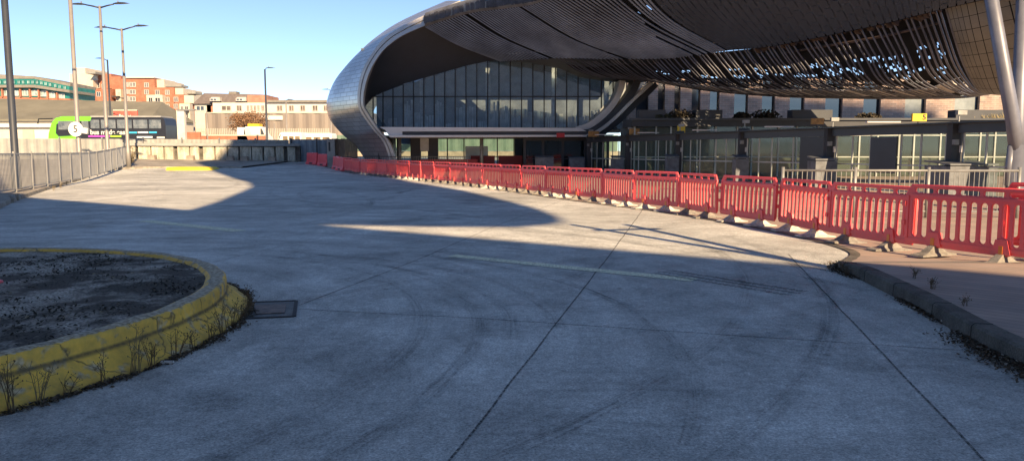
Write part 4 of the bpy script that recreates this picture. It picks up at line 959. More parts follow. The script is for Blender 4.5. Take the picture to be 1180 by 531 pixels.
# bay signs (blank coloured flags with worn lettering)
def sign(px, py, Y, w_, h_, m, lab, body=None):
    p = W(px, py, Y); o = thing('bay_sign', lab, 'sign', p - Vector((0, 0, h_ / 2)), 'gate signs over the bays')
    MB().box(p.x - w_ / 2, p.y - .05, p.z - h_ / 2, p.x + w_ / 2, p.y + .05, p.z + h_ / 2).build('board', m, o)
    MB().box(p.x - .03, p.y - .03, p.z - h_ / 2 - .25, p.x + .03, p.y + .03, p.z - h_ / 2 - .003).build('bracket', M_DARK, o)
    if body: text_mesh('lettering', body, h_ * .95, M_DARK, o, (p.x + w_ * .32, p.y - .055, p.z), offset=.004)
M_SIGNY = mat('sign_yellow', (.75, .50, .02), .5, var=.1); M_SIGNO = mat('sign_tan', (.42, .22, .06), .6, var=.3, vs=8); M_SIGNR = mat('sign_red', (.50, .02, .03), .5)
sign(1059, 135.5, 27, .50, .27, M_SIGNY, 'bright yellow bay sign with a dark numeral, right of centre over the shelter beam', '5')
sign(942, 140, 33, .55, .25, M_SIGNO, 'dull brown and yellow bay sign on the post with black camera fittings')
sign(785, 149, 42, .42, .40, M_SIGNY, 'small amber sign on top of the shelter post under the brown shrub')
sign(731, 152, 46, .62, .36, M_SIGNO, 'tan sign plate on the shelter post right of the curved silver end')
sign(684, 154.5, 50, .70, .36, M_SIGNO, 'tan sign plate directly beneath the tip of the curved silver end')
sign(646, 156, 51.5, .55, .30, M_SIGNR, 'small red sign on the white trim under the glazed storey')
# grey bins beside the posts
M_BIN = mat('bin_grey', (.16, .18, .21), .55, .2, var=.25, vs=4)
def bin_(px, Y, w_, h_, lab, g=None):
    p = W(px, 200, Y); o = thing('litter_bin', lab, 'bin', (p.x, p.y, .02), g)
    MB().box(p.x - w_ / 2, p.y - w_ / 2, .04, p.x + w_ / 2, p.y + w_ / 2, .02 + h_ * .86).build('body', M_BIN, o)
    MB().prism([Vector((p.x - w_ / 2 - .02, p.y - w_ / 2 - .02, h_ * .90)), Vector((p.x - w_ / 2 - .02, p.y + w_ / 2 + .02, h_ * .98)), Vector((p.x - w_ / 2 - .02, p.y + w_ / 2 + .02, h_ * 1.02)), Vector((p.x - w_ / 2 - .02, p.y - w_ / 2 - .02, h_ * .94))], (w_ + .04, 0, 0)).build('lid', M_BIN, o)
bin_(947, 30.2, .85, 1.32, 'grey cabinet bin beside the thick shelter post, left end of the steel railing'); bin_(853, 35.2, .6, 1.35, 'grey bin standing at the shelter post under the small dark shrub')
bin_(774, 40.5, .62, 1.35, 'grey bin at the shelter post under the amber sign'); bin_(711, 45.8, .7, 1.25, 'grey bin at the shelter post near the tan signs'); bin_(1106, 24.6, 1.5, 1.22, 'wide grey cabinet behind the railing, left of the steel column')
bin_(664, 51, 1.0, 1.15, 'dark grey bin under the right end of the glazed storey'); bin_(627, 51.2, 1.2, 1.2, 'grey bin left of the last shelter post')

MF = thing('shadow_mast', 'unseen forked mast right of the camera, added for its shadow on the ground', 'mast', (6.2, 5.6, .14))  # out-of-view mast added and shaped to cast the forked shadow lines
b_ = Vector((6.2, 5.6, .12)); MB().tube([b_, b_ + Vector((0, 0, 2.6))], [.13, .11], 12).build('post', M_COL, MF, smooth=True)
for q in (Vector((5.85, 5.4, 5.6)), Vector((6.75, 6.0, 5.3))): MB().tube([b_ + Vector((0, 0, 2.5)), q], [.10, .08], 10).build('prong', M_COL, MF, smooth=True)
MB().tube([Vector((5.7, 5.35, 5.0)), Vector((6.9, 6.05, 4.8))], .06, 8).build('crossbar', M_COL, MF, smooth=True)
# steel pedestrian railing
RL = thing('pedestrian_railing', 'grey steel guard railing with upright bars behind the nearest red barriers', 'railing', (9, 17.6, 0))
ra, rb_ = V2(6.3, 17.6), V2(11.6, 17.3)
rr = MB(); rr.tube([ra + Vector((0, 0, 1.1)), rb_ + Vector((0, 0, 1.1))], .028, 8); rr.tube([ra + Vector((0, 0, .16)), rb_ + Vector((0, 0, .16))], .02, 8)
rr.build('rails', M_GREYM, RL, smooth=True)
bb = MB()
for i in range(1, 48): p = ra.lerp(rb_, i / 48); bb.tube([p + Vector((0, 0, .16)), p + Vector((0, 0, 1.1))], .009, 6, False)
bb.build('bars', M_GREYM, RL)
for t in (0, .31, .62, 1): p = ra.lerp(rb_, t); MB().tube([p, p + Vector((0, 0, 1.18))], .04, 10).build('post', M_GREYM, RL, smooth=True)
RL2 = thing('pedestrian_railing', 'dark guard railing with upright bars under the glazed storey', 'railing', (-6, 52.3, 0))
bb = MB()
for i in range(48): x = -10.6 + i * .16; bb.tube([(x, 52.3, .1), (x, 52.3, 1.15)], .014, 5, False)
bb.box(-10.7, 52.28, 1.13, -2.9, 52.33, 1.18); bb.build('bars', M_NAVY, RL2)
# things under the pod seen in the photo: red seats
for px, lab in ((556, 'left red bench unit in front of the ground floor glazing'), (588, 'right red bench unit in front of the ground floor glazing')):
    p = W(px, 185, 56); o = thing('red_bench', lab, 'bench', (p.x, 56, 0)); MB().box(p.x - .9, 56, .42, p.x + .9, 56.4, .5).build('seat', MATS['dark_red'], o); MB().box(p.x - .9, 56.42, .55, p.x + .9, 56.48, 1.2).build('backrest', MATS['dark_red'], o)
    for s in (-.7, .7): MB().box(p.x + s - .03, 56.1, 0, p.x + s + .03, 56.3, .418).build('leg', M_DARK, o)

# ================================================================= LEFT FENCE, LAMP POSTS
FA, FB = V2(-14.4, 18.0), V2(-26.3, 51.8)
FN = thing('railing_fence', 'long grey vertical-bar railing fence along the left footpath', 'fence', (-19, 34, 0))
L_ = (FB - FA).length; npan = 16
for k in range(npan + 1):
    p = FA.lerp(FB, k / npan); g = gz(p.x, p.y) + .11; MB().box(p.x - .03, p.y - .03, g, p.x + .03, p.y + .03, g + 1.42).build('post', M_FENCE, FN)
for k in range(npan):
    a = FA.lerp(FB, k / npan); b = FA.lerp(FB, (k + 1) / npan); ga = gz(a.x, a.y) + .11; gb_ = gz(b.x, b.y) + .11; mb = MB()
    for z in (.12, 1.34): mb.bar(a + Vector((0, 0, ga + z)), b + Vector((0, 0, gb_ + z)), .03, .045)
    nb_ = 14
    for i in range(1, nb_):
        t = i / nb_; p = a.lerp(b, t); g = lerp(ga, gb_, t); mb.box(p.x - .012, p.y - .006, g + .12, p.x + .012, p.y + .006, g + 1.34)
    mb.build('bar_panel', M_FENCE, FN)
M_POLE = mat('pole_galvanised', (.30, .29, .28), .5, .3, var=.08); M_POLED = mat('pole_dark', (.045, .055, .075), .5, .1)
def lamp(base, h, r0, r1, m, lab, arms=(), armL=1.6, name='lamp_post', droop=.0, grp='tall lamp posts'):
    o = thing(name, lab, 'lamp post', base, grp)
    MB().tube([base, base + Vector((0, 0, 1.2)), base + Vector((0, 0, 1.25)), base + Vector((0, 0, h))], [r0, r0, r0 * .8, r1], 12).build('pole', m, o, smooth=True)
    top_ = base + Vector((0, 0, h))
    for s, up in arms:
        e = top_ + Vector((s * armL, 0, up)); MB().tube([top_ - Vector((0, 0, .12)), top_.lerp(e, .5) + Vector((0, 0, -.05)), e], [.05, .045, .04], 8).build('arm', M_NAVY, o, smooth=True)
        hd = MB(); n_ = 8; 
        for k in range(n_ + 1): pass
        hd.grid([[e + Vector((s * t * .95, w * (.14 * math.sin(math.pi * min(1, .25 + t * .75))), (.10 if k == 1 else .0) * math.sin(math.pi * (.15 + .8 * t)) + up * .25 * t)) for w, k in ((-1, 0), (-.5, 1), (.5, 1), (1, 0), (-1, 0))] for t in (0, .15, .4, .7, 1)])
        hd.build('lamp_head', M_NAVY, o)
        MB().tube([e + Vector((s * .25, 0, .08)), e + Vector((s * .25, 0, .2))], .04, 6).build('photocell', M_GREYM, o)
def base_on(px, py): return G(px, py, .11)
b1 = W(20, 217, 28.5); b1.z = gz(b1.x, b1.y) + .11
lamp(b1, 12, .16, .10, M_POLED, 'dark blue-grey lamp post at the far left edge, standing against the fence', ((1, .2), (-1, .2)))
b2 = G(93, 204, .11); lamp(b2, 11.5, .15, .09, M_POLE, 'pale grey lamp post carrying the round sign, its top out of the picture', ((1, .2), (-1, .2)))
b3 = G(125.5, 197, .11); h3 = W(113, 7, b3.y).z - b3.z; lamp(b3, h3, .15, .075, M_POLE, 'pale grey twin-arm lamp post behind the one with the round sign', ((1, .1), (-1, .06)), .85)
b4 = G(148.5, 192.5, .11); h4 = W(141.5, 33, b4.y).z - b4.z; lamp(b4, h4, .15, .07, M_POLE, 'pale grey twin-arm lamp post by the dry bush at the end of the fence', ((1, .12), (-1, .04)), .85)
b5 = W(129, 165, 82); b5.z = .7; lamp(b5, W(124, 69, 82).z - .7, .14, .08, M_POLED, 'dark single-arm lamp post behind the parked bus', ((-1, .1),), .4, grp='far lamp posts')
b6 = W(308, 165, 80); b6.z = .7; lamp(b6, W(306, 80, 80).z - .7, .15, .09, M_POLED, 'tall dark lamp post rising in the sky left of the silver building end', ((1, .1),), .15, grp='far lamp posts')
b7 = W(331, 165, 96); b7.z = .7; lamp(b7, W(331.5, 116, 96).z - .7, .12, .08, M_POLE, 'thin pale lamp post in front of the white building', ((1, .05),), .1, grp='far lamp posts')
b8 = W(382, 165, 96); b8.z = .7; lamp(b8, W(382, 104, 96).z - .7, .16, .09, M_POLE, 'thin lamp post just left of the silver building end', ((1, .05), (-1, .05)), .1, grp='far lamp posts')
# round sign "5"
cp = W(87, 149, b2.y - .25)
SG = thing('round_sign', 'round white sign with the number 5 fixed to a lamp post', 'sign', cp - Vector((0, 0, .45)))
MB().tube([cp, cp + Vector((0, .05, 0))], .385, 32).build('disc', mat('sign_white', (.82, .80, .75), .5, var=.03), SG)
text_mesh('numeral', '5', .52, mat('sign_black', (.02, .02, .02), .5), SG, cp - Vector((0, .012, .0)))
MB().bar(cp + Vector((.3, .03, -.05)), cp + Vector((.62, .1, -.1)), .25, .3).build('side_plate', mat('plate_pale', (.6, .62, .62), .5), SG)
# wispy dry bush at the end of the fence
random.seed(44); mb = MB(); c = V2(-26.0, 51.6); c.z = gz(c.x, c.y) + .1
for i in range(46):
    a = random.random() * 6.28; e = c + Vector((math.cos(a) * random.uniform(.1, .65), math.sin(a) * .4, random.uniform(.5, 1.5))); mb.tube([c, c.lerp(e, .5) + Vector((random.uniform(-.1, .1), 0, .1)), e], [.014, .009, .004], 4, False)
    for k in range(10):
        p = c.lerp(e, random.uniform(.4, 1)) + Vector((random.uniform(-.15, .15), random.uniform(-.1, .1), random.uniform(-.1, .1))); s = .03; mb.add([p + Vector((-s, 0, 0)), p + Vector((0, s, s)), p + Vector((s, 0, 0)), p + Vector((0, -s, -s))], [(0, 1, 2, 3)])
mb.build('dry_bush', mat('bush_dry', (.24, .20, .13), .9, var=.35, vs=5), label='wispy dry bush growing at the far end of the grey railing fence', cat='bush')
# yellow kerb
p0, p1 = G(191, 196.5), G(238, 196.5); YK = thing('yellow_kerb', 'bright yellow painted raised kerb at the end of the left footpath', 'kerb', (p0 + p1) / 2)
mb = MB(); mb.add([p0 + Vector((0, 0, -.02)), p1 + Vector((.3, .3, -.02)), p1 + Vector((0, .25, .20)), p0 + Vector((0, .15, .20)), p0 + Vector((0, 2.0, -.02)), p1 + Vector((.2, 2.2, -.02)), p1 + Vector((-.1, 1.9, .22)), p0 + Vector((0, 1.8, .22))],
                  [(0, 1, 2, 3), (3, 2, 6, 7), (1, 5, 6, 2), (0, 3, 7, 4), (7, 6, 5, 4)]); mb.build('kerb_block', mat('kerb_yellow', (.88, .68, .03), .6, var=.12, vs=3), YK)
# pale kerb line on the near side (dropped kerb by the wall)
mb = MB(); strip_on_ground(mb, [G(150, 192.6), G(190, 190.6), G(232, 189.5), G(300, 189.3), G(350, 189)], .5, .015); mb.build('pavement_edge', M_KERB, kind='structure')

# ================================================================= BOUNDARY WALL AND FENCES
WA, WB = V2(-30.6, 60.0), V2(-18.3, 65.2)
wd = (WB - WA).normalized(); wn_ = Vector((wd.y, -wd.x, 0))
BW = thing('boundary_wall', 'low stained concrete panel wall along the far side of the yard', 'wall', (-25, 62, .6))
gzw = .6
PANEL = mat('wall_panel', (.60, .56, .46), .85, var=.3, vs=1.2, vcol=(.20, .19, .15), stretch=(2.5, 2.5, .8), fine=.25, bs=14)
LW = (WB - WA).length; npn = 14; random.seed(77)
for k in range(npn):
    s0 = LW * k / npn; s1 = LW * (k + 1) / npn - random.choice((.10, .16, .34)); a = WA + wd * s0; b = WA + wd * s1
    mb = MB(); g = gz(a.x, a.y); z0, z1_ = gzw - .15, gzw + 1.30 + random.uniform(-.03, .03)
    mb.prism([Vector((a.x, a.y, z0)), Vector((b.x, b.y, z0)), Vector((b.x, b.y, z1_)), Vector((a.x, a.y, z1_))], (.0, .25, 0)); mb.build('panel', PANEL, BW)
mb = MB(); mb.prism([Vector((WA.x, WA.y + .3, gzw - .2)), Vector((WB.x, WB.y + .3, gzw - .2)), Vector((WB.x, WB.y + .3, gzw + 1.4)), Vector((WA.x, WA.y + .3, gzw + 1.4))], (0, .3, 0)); mb.build('backing_wall', mat('wall_dark', (.16, .15, .13), .9, var=.3), BW)
mb = MB(); mb.bar(WA + Vector((0, .1, gzw + 1.46)), WB + Vector((0, .1, gzw + 1.46)), .5, .22); mb.build('coping', mat('coping_grey', (.30, .31, .31), .6, .1), BW)
for k in range(9): # gravel boards / kerb along the foot
    p = WA + wd * (LW * (k + .3) / 9); 
mb = MB(); mb.bar(WA + Vector((0, -.4, gzw + .03)), WB + Vector((0, -.4, gzw + .03)), .35, .14); mb.build('foot_kerb', M_KERB, BW)
for k, s in enumerate((2.3, 5.1, 8.1, 9.2, 11.4)):
    p = WA + wd * s; z = gz(p.x, p.y - .5)
    MB().prism([Vector((p.x - .3, p.y - 1.1, z)), Vector((p.x + .3, p.y - 1.1, z)), Vector((p.x + .25, p.y - 1.1, z + .45)), Vector((p.x - .25, p.y - 1.1, z + .45))], (0, .5, 0)).build('concrete_block', mat('block_tan', (.40, .33, .27), .9, var=.25),
        label='small tan concrete block at the foot of the panel wall, %s from the left' % ('first', 'second', 'third', 'fourth', 'fifth')[k], cat='concrete block', group='blocks along the wall foot')
# ribbed hoarding behind and above the wall
def ribbed(A, B, z0, z1_, name, m, parent, step=.17, thick=.035):
    d = (B - A).normalized(); n = Vector((d.y, -d.x, 0)); L = (B - A).length; pts = []; k = int(L / step)
    for i in range(k + 1):
        p = A + d * (i * step); o_ = n * (thick if i % 4 in (0, 1) else 0); pts.append(p + o_)
    mb = MB(); mb.grid([[Vector((p.x, p.y, z0)) for p in pts], [Vector((p.x, p.y, z1_)) for p in pts]]); return mb.build(name, m, parent)
HD = thing('hoarding', 'ribbed pale metal hoarding rising behind the concrete wall and fence', 'hoarding', (-32, 61, .6))
M_HOARD = mat('hoarding_metal', (.30, .31, .30), .5, .2, var=.12, vs=1.5)
HA = V2(-44, 57.0); HM = V2(-31, 60.7); HB = V2(-19.2, 65.9)
for A, B in ((HA, HM), (HM, HB)):
    ribbed(A, B, .5, 2.50, 'sheet', M_HOARD, HD)
for t in [i / 9 for i in range(10)]:
    p = (HA.lerp(HM, t * 2) if t < .5 else HM.lerp(HB, t * 2 - 1)); MB().box(p.x - .05, p.y - .16, .5, p.x + .05, p.y - .06, 2.64).build('post', M_GREYM, HD)
CF = thing('corrugated_fence', 'blue-grey corrugated metal fence between the panel wall and the gate post', 'fence', (-17, 65.8, .6))
ribbed(V2(-19.2, 65.9), V2(-14.6, 66.5), .3, 2.55, 'sheet', mat('hoarding_blue', (.24, .28, .32), .5, .2, var=.12), CF, .14)
for x in (-19.1, -16.9): MB().box(x - .05, 65.7, .3, x + .05, 65.8, 2.62).build('post', M_NAVY, CF)
# gate post and timber hoarding
gp_ = W(382.5, 190, 58.3); gzp = gz(gp_.x, gp_.y)
GP = thing('gate_post', 'tall grey-brown gate post standing at the far end of the red barriers', 'gate post', (gp_.x, gp_.y, gzp))
ztp = W(382, 160, 58.3).z
MB().box(gp_.x - .30, gp_.y - .2, gzp, gp_.x + .30, gp_.y + .2, ztp).build('post', mat('post_taupe', (.33, .31, .29), .7, var=.2, vs=2), GP)
MB().box(gp_.x - .18, gp_.y - .215, ztp - .95, gp_.x - .04, gp_.y - .203, ztp - .25).build('slot', M_DARK, GP)
TH = thing('timber_hoarding', 'brown vertical-board timber hoarding beside the gate post', 'hoarding', (-12.4, 57.6, 0))
A = W(387, 170, 58.4); B = W(412, 170, 57.6); ztp2 = W(400, 160, 58).z; random.seed(2)
for i in range(16):
    p = A.lerp(B, i / 16); q_ = A.lerp(B, (i + .9) / 16); p.z = q_.z = .05; t = random.uniform(-.02, .02)
    MB().prism([p, q_, Vector((q_.x, q_.y, ztp2 + t)), Vector((p.x, p.y, ztp2 + t))], (0, .04, 0)).build('board', mat('timber_brown', (.20, .14, .10), .8, var=.3, vs=2, stretch=(6, 6, .6)), TH)
MB().bar(Vector((A.x, A.y + .1, 1.9)), Vector((B.x, B.y + .1, 1.9)), .05, .1).build('rail', mat('timber_brown', (.2, .14, .1)), TH)

# ================================================================= BUS
YBUS = 73.0
def wx(px, Y): return (px - 590) / F_PX * Y
BX0, BX1 = W(55, 150, YBUS).x, W(191, 150, YBUS).x; bz = .62; bt = W(130, 134.5, YBUS).z
BUS = thing('double_decker_bus', 'double-decker bus with lime green front and black body parked behind the fence', 'bus', ((BX0 + BX1) / 2, YBUS, bz))
def bprof(y, x0, x1):
    return [(x0 + .55, bz + .3), (x0 + .05, bz + .6), (x0, bz + 1.8), (x0 + .12, bz + 2.6), (x0 + .45, bt - .65), (x0 + .85, bt - .18), (x0 + 1.5, bt), (x1 - .5, bt), (x1 - .12, bt - .2), (x1, bt - .8), (x1, bz + .3)]
BLK = mat('bus_black', (.018, .018, .024), .3, var=.1); GRN = mat('bus_green', (.16, .80, .03), .35, var=.05)
MB().prism([Vector((x, YBUS, z)) for x, z in bprof(0, BX0 + .02, BX1)], (0, 2.5, 0)).build('body', BLK, BUS)
# green front skin wraps the nose: raised 2 cm
xg0 = BX0
MB().prism([Vector((xg0 + .0, YBUS - .02, bz + 1.0)), Vector((xg0 + 1.55, YBUS - .02, bz + 1.0)), Vector((xg0 + 2.35, YBUS - .02, bz + 1.7)), Vector((xg0 + 3.0, YBUS - .02, bz + 2.38)), Vector((xg0 + 1.0, YBUS - .02, bz + 2.30)), Vector((xg0 + .75, YBUS - .02, bz + 2.6)), Vector((xg0 + .85, YBUS - .02, bt - .75)),
            Vector((xg0 + 1.3, YBUS - .02, bt - .42)), Vector((xg0 + 4.1, YBUS - .02, bt - .42)), Vector((xg0 + 4.3, YBUS - .02, bt + .01)), Vector((xg0 + 1.5, YBUS - .02, bt + .02)), Vector((xg0 + .82, YBUS - .02, bt - .16)), Vector((xg0 + .40, YBUS - .02, bt - .65)), Vector((xg0 + .08, YBUS - .02, bz + 2.6)), Vector((xg0 - .03, YBUS - .02, bz + 1.8))], (0, 2.54, 0)).build('front_panel', GRN, BUS)
MB().box(BX0 + 4.2, YBUS - .03, bt - .06, BX1 - .4, YBUS + 2.52, bt + .07).build('roof_rail', mat('bus_roof', (.35, .36, .36), .5), BUS)
BW_ = mat('bus_window', (.16, .17, .17), .08, spec=1.0, var=.5, vs=1.6, vcol=(.02, .025, .03))
wx_ = [(1.05, 3.1), (3.3, 3.95), (4.15, 5.0), (5.15, 6.55), (6.7, 8.1), (8.25, 9.6), (9.75, 10.9)]
for a, b in wx_: MB().box(BX0 + a, YBUS - .035, bt - 1.12 - (.12 if a < 2 else 0), BX0 + b, YBUS - .025, bt - .42 if a < 4 else bt - .30).build('upper_window', BW_, BUS)
MB().box(BX0 + 2.0, YBUS - .012, bz + 1.0, BX1 - 1.0, YBUS - .004, bz + 1.75).build('lower_window', BW_, BUS)
for x in (2.6, 9.2): MB().tube([(BX0 + x, YBUS - .05, bz + .48), (BX0 + x, YBUS + .3, bz + .48)], .48, 20).build('wheel', M_DARK, BUS)
text_mesh('lettering', 'bus made easy', .62, M_WHITE, BUS, (W(126, 152.5, YBUS).x, YBUS - .045, W(126, 152.7, YBUS).z), offset=.018)
for a, b, y, m in ((102, 127, 157.3, mat('stripe_purple', (.40, .06, .50), .5)), (127.5, 140, 157.3, mat('stripe_lime', (.35, .7, .05), .5)), (147, 158, 153, mat('stripe_blue', (.05, .45, .75), .5)), (159, 171, 152.8, mat('stripe_pale', (.6, .68, .75), .5)), (172, 181, 152.8, mat('stripe_blue', (.05, .45, .75), .5)), (158, 176, 158.2, mat('stripe_pale', (.6, .68, .75), .5)), (181, 190, 158.8, M_WHITE)):
    p = W(a, y, YBUS); q_ = W(b, y, YBUS); MB().box(p.x, YBUS - .05, p.z - .07, q_.x, YBUS - .026, p.z + .09).build('stripe', m, BUS)
MB().tube([(BX0 + .6, YBUS - .1, bt - .2), (BX0 - .5, YBUS - .5, bt - .25), (BX0 - .6, YBUS - .5, bt - .7)], .07, 6).build('mirror', M_DARK, BUS)

# ================================================================= BACKGROUND BUILDINGS
GB = .65
def facade(th, rects, Y, wallm, d=10, name='wall'):
    for (a, b, y0, y1, m) in rects:
        A = W(a, y0, Y); B = W(b, y0, Y); z0 = GB if y1 is None else W(a, y1, Y).z
        MB().box(A.x, Y, z0, B.x, Y + d, A.z).build(name, m or wallm, th)
def win(th, a, b, y0, y1, Y, frame=True, fm=None, gm=None):
    A = W(a, y0, Y); B = W(b, y1, Y); w_ = None
    f = MB(); t = max(.06, (B.x - A.x) * .07); x0, x1, z1_, z0 = A.x, B.x, A.z, B.z
    f.box(x0, Y - .12, z0, x0 + t, Y - .003, z1_); f.box(x1 - t, Y - .12, z0, x1, Y - .003, z1_); f.box(x0 + t, Y - .12, z0, x1 - t, Y - .003, z0 + t); f.box(x0 + t, Y - .12, z1_ - t, x1 - t, Y - .003, z1_); f.box((x0 + x1) / 2 - t / 2, Y - .10, z0 + t, (x0 + x1) / 2 + t / 2, Y - .003, z1_ - t)
    w_ = f.build('window', fm or M_WHITE, th); MB().box(x0 + t, Y - .04, z0 + t, x1 - t, Y - .006, z1_ - t).build('pane', gm or PANE, w_)
PANE = mat('far_pane', (.06, .075, .09), .12, spec=1, var=.4, vs=.6)
M_OB = mat_brick('orange_brick', (.40, .155, .095), (.34, .13, .08), (.32, .19, .14), 1.0, .6, .2); M_CREAM = mat('cream_render', (.52, .49, .42), .8, var=.05)
# green-banded office
Y = 130.0; GO = thing('office_building', 'long low office block with green glazed upper floors and brick below', 'building', (wx(35, Y), Y, GB))
M_TEAL = mat('teal_cladding', (.02, .20, .19), .4, var=.2); M_GROOF = mat('grey_roof', (.22, .21, .19), .8, var=.15)
def slope_slab(a, b, ya0, ya1, yb0, yb1, Y, m, name, th, d=8, back=0):
    MB().prism([W(a, ya1, Y), W(b, yb1, Y), W(b, yb0, Y), W(a, ya0, Y)], (0, d, 0)).build(name, m, th)
slope_slab(-30, 81, 110, 160, 114, 160, Y, M_OB, 'brick_wall', GO)
slope_slab(-30, 40, 84, 91, 88, 91, Y + .3, M_GROOF, 'roof', GO); slope_slab(40, 81, 88, 91.5, 96.5, 100, Y + .3, M_GROOF, 'roof', GO)
slope_slab(-30, 40, 91, 98, 91.3, 98, Y, M_TEAL, 'upper_band', GO); slope_slab(40, 80, 91.3, 98, 99.5, 104, Y, M_TEAL, 'upper_band', GO)
slope_slab(-30, 40, 98, 101, 98, 101, Y - .8, M_GROOF, 'ledge', GO); slope_slab(40, 80, 98, 101.3, 104, 107, Y - .8, M_GROOF, 'ledge', GO)
slope_slab(-30, 45, 101, 112, 101, 112, Y + .2, M_TEAL, 'lower_band', GO); slope_slab(45, 80, 101.4, 112, 107, 116, Y + .2, M_TEAL, 'lower_band', GO)
for k, x in enumerate([-20, -14, -8, -2, 4, 9, 14, 20, 25, 31, 36, 41, 46, 51, 56, 62, 67, 73]):
    dy = max(0, (x - 41)) * .2; win(GO, x, x + 3.8, 92.6 + dy, 97 + dy, Y - .01, gm=mat('pale_pane', (.36, .50, .52), .15, var=.3, vs=.7), fm=M_TEAL)
    if k % 2 == 0: win(GO, x, x + 8, 104 + dy * .8, 110.6 + dy * .8, Y + .15, gm=mat('pale_pane', (.36, .50, .52), .15), fm=M_WHITE)
    if k % 2 == 0: MB().box(W(x - 2, 100, Y).x, Y - .3, W(x, 112 + dy, Y).z, W(x - .4, 100, Y).x, Y + .1, W(x, 102 + dy, Y).z).build('pier', M_OB, GO)
# apartments
Y = 165.0; AP = thing('apartment_block', 'stepped orange brick apartment block with white rendered upper corners', 'building', (wx(150, Y), Y, GB))
facade(AP, [(84, 98, 78, None, M_CREAM)], Y + 6, M_CREAM); facade(AP, [(80, 112, 85, 93, M_CREAM)], Y + 3, M_CREAM); facade(AP, [(80, 107, 92.5, 101.5, M_CREAM)], Y + 1.5, M_CREAM)
facade(AP, [(106.5, 128, 85, None, M_OB), (80, 130, 102, None, M_OB)], Y + 3.4, M_OB, 8)
MB().box(W(80, 0, Y).x, Y - .2, GB, W(122, 0, Y).x, Y + 3.2, W(100, 102.5, Y).z).build('wall', M_OB, AP)
facade(AP, [(128, 139, 88.5, None, M_OB), (139, 150, 91, None, M_OB)], Y + 2, M_OB); facade(AP, [(144.8, 178, 91, None, M_OB)], Y - 2, M_OB); facade(AP, [(178.2, 200.5, 101, None, M_OB)], Y - 3, M_OB); facade(AP, [(178.2, 189, 92, 101, M_CREAM)], Y - 1, M_CREAM)
facade(AP, [(200.7, 212, 109, None, M_OB)], Y - 4, M_OB); facade(AP, [(201, 211, 101.5, 109, M_CREAM)], Y - 2.5, M_CREAM); facade(AP, [(212.2, 219, 119, None, M_OB)], Y - 5, M_OB); facade(AP, [(212, 223, 110, 119, M_CREAM)], Y - 4.5, M_CREAM)
MB().box(W(144, 0, Y).x, Y - 2.4, W(150, 91.2, Y).z, W(179, 0, Y).x, Y + 8, W(150, 90, Y).z).build('parapet', M_WHITE, AP)
for x0, x1, y in ((184, 206, 98), (205, 222, 106), (96, 107, 83)): MB().box(W(x0, 0, Y).x, Y - .6, W(0, y + 2.5, Y).z, W(x1, 0, Y).x, Y + 3, W(0, y, Y).z).build('plant_screen', mat('screen_grey', (.26, .27, .26), .7), AP)
for cx, ys_, Yf in ((153, (95, 103.5, 111.5, 119.5, 128), Y - 2), (169, (95.5, 103.5, 138, 146), Y - 2), (181.5, (104, 139), Y - 3), (193, (104, 112, 120, 128, 136), Y - 3), (203, (112, 120, 128, 136), Y - 4), (147.3, (95, 103, 111, 119), Y - 2)):
    for y in ys_:
        hw = 3.6 if cx == 153 else (2.6 if cx > 160 else 1.3); win(AP, cx - hw, cx + hw, y, y + 5.4, Yf, gm=mat('flat_pane', (.22, .21, .20), .25, var=.5, vs=.5, vcol=(.05, .05, .06)))
for cx, y in ((98, 106.5), (114, 106), (99, 94.5), (113, 96), (120, 97)): win(AP, cx - 2.6, cx + 2.4, y, y + 5.5, Y - .2 if y > 102 else Y + 3.4)
# balcony bay in white
for (a, b, y0, y1, Yb) in ((168.5, 187, 109.5, 130, Y - 4.5), (206.5, 218.5, 119.5, 142, Y - 6.5), (133, 139, 103, 123, Y + 1), (143.5, 147, 105, 122, Y + .5)):
    MB().box(W(a, y0, Yb).x, Yb, W(a, y1, Yb).z, W(b, y0, Yb).x, Yb + 1.5, W(a, y0, Yb).z).build('balcony_bay', M_CREAM, AP)
    y = y0 + 3
    while y < y1 - 3:
        win(AP, a + (b - a) * .15, a + (b - a) * .42, y, y + 5, Yb - .05); win(AP, a + (b - a) * .55, a + (b - a) * .9, y, y + 5, Yb - .05)
        MB().box(W(a - 1.2, y, Yb).x, Yb - 1.4, W(a, y + 6.2, Yb).z, W(b, y, Yb).x, Yb - .2, W(a, y + 5.2, Yb).z).build('balcony', mat('balcony_dark', (.06, .06, .065), .6), AP); y += 8.6
# slate roof block
Y = 150.0; SB = thing('hipped_roof_block', 'cream and orange block with dark hipped slate roof and dormers', 'building', (wx(262, Y), Y, GB))
M_SLATE = mat('slate', (.15, .13, .13), .7, var=.15)
MB().prism([W(222, 120, Y), W(306, 118.5, Y), W(303, 109, Y), W(235, 107.5, Y)], (0, 8, 0)).build('roof', M_SLATE, SB)
facade(SB, [(224, 243, 120.2, None, M_CREAM), (238, 245, 121, None, M_OB)], Y + .6, M_CREAM); facade(SB, [(242, 300, 120, None, M_CREAM)], Y + 1.2, M_CREAM)
MB().box(W(282, 0, Y).x, Y - .5, W(0, 118.6, Y).z, W(305, 0, Y).x, Y + 7, W(0, 109.8, Y).z).build('brick_stair_tower', mat_brick('dull_brick', (.40, .20, .14), (.34, .17, .12), (.3, .2, .16), 1, .6, .2), SB)
MB().box(W(257, 0, Y).x, Y + 1, W(0, 108, Y).z, W(266, 0, Y).x, Y + 3, W(0, 105, Y).z).build('roof_plant', M_GROOF, SB)
for a in (241, 271): MB().box(W(a, 0, Y).x, Y - 1, W(0, 117, Y).z, W(a + 10, 0, Y).x, Y + 2, W(0, 112.5, Y).z).build('dormer', mat('dormer_pale', (.5, .48, .44), .7), SB); win(SB, a + 1, a + 9, 113.3, 116.5, Y - 1.02)
win(SB, 226, 236, 122, 128, Y + .58)
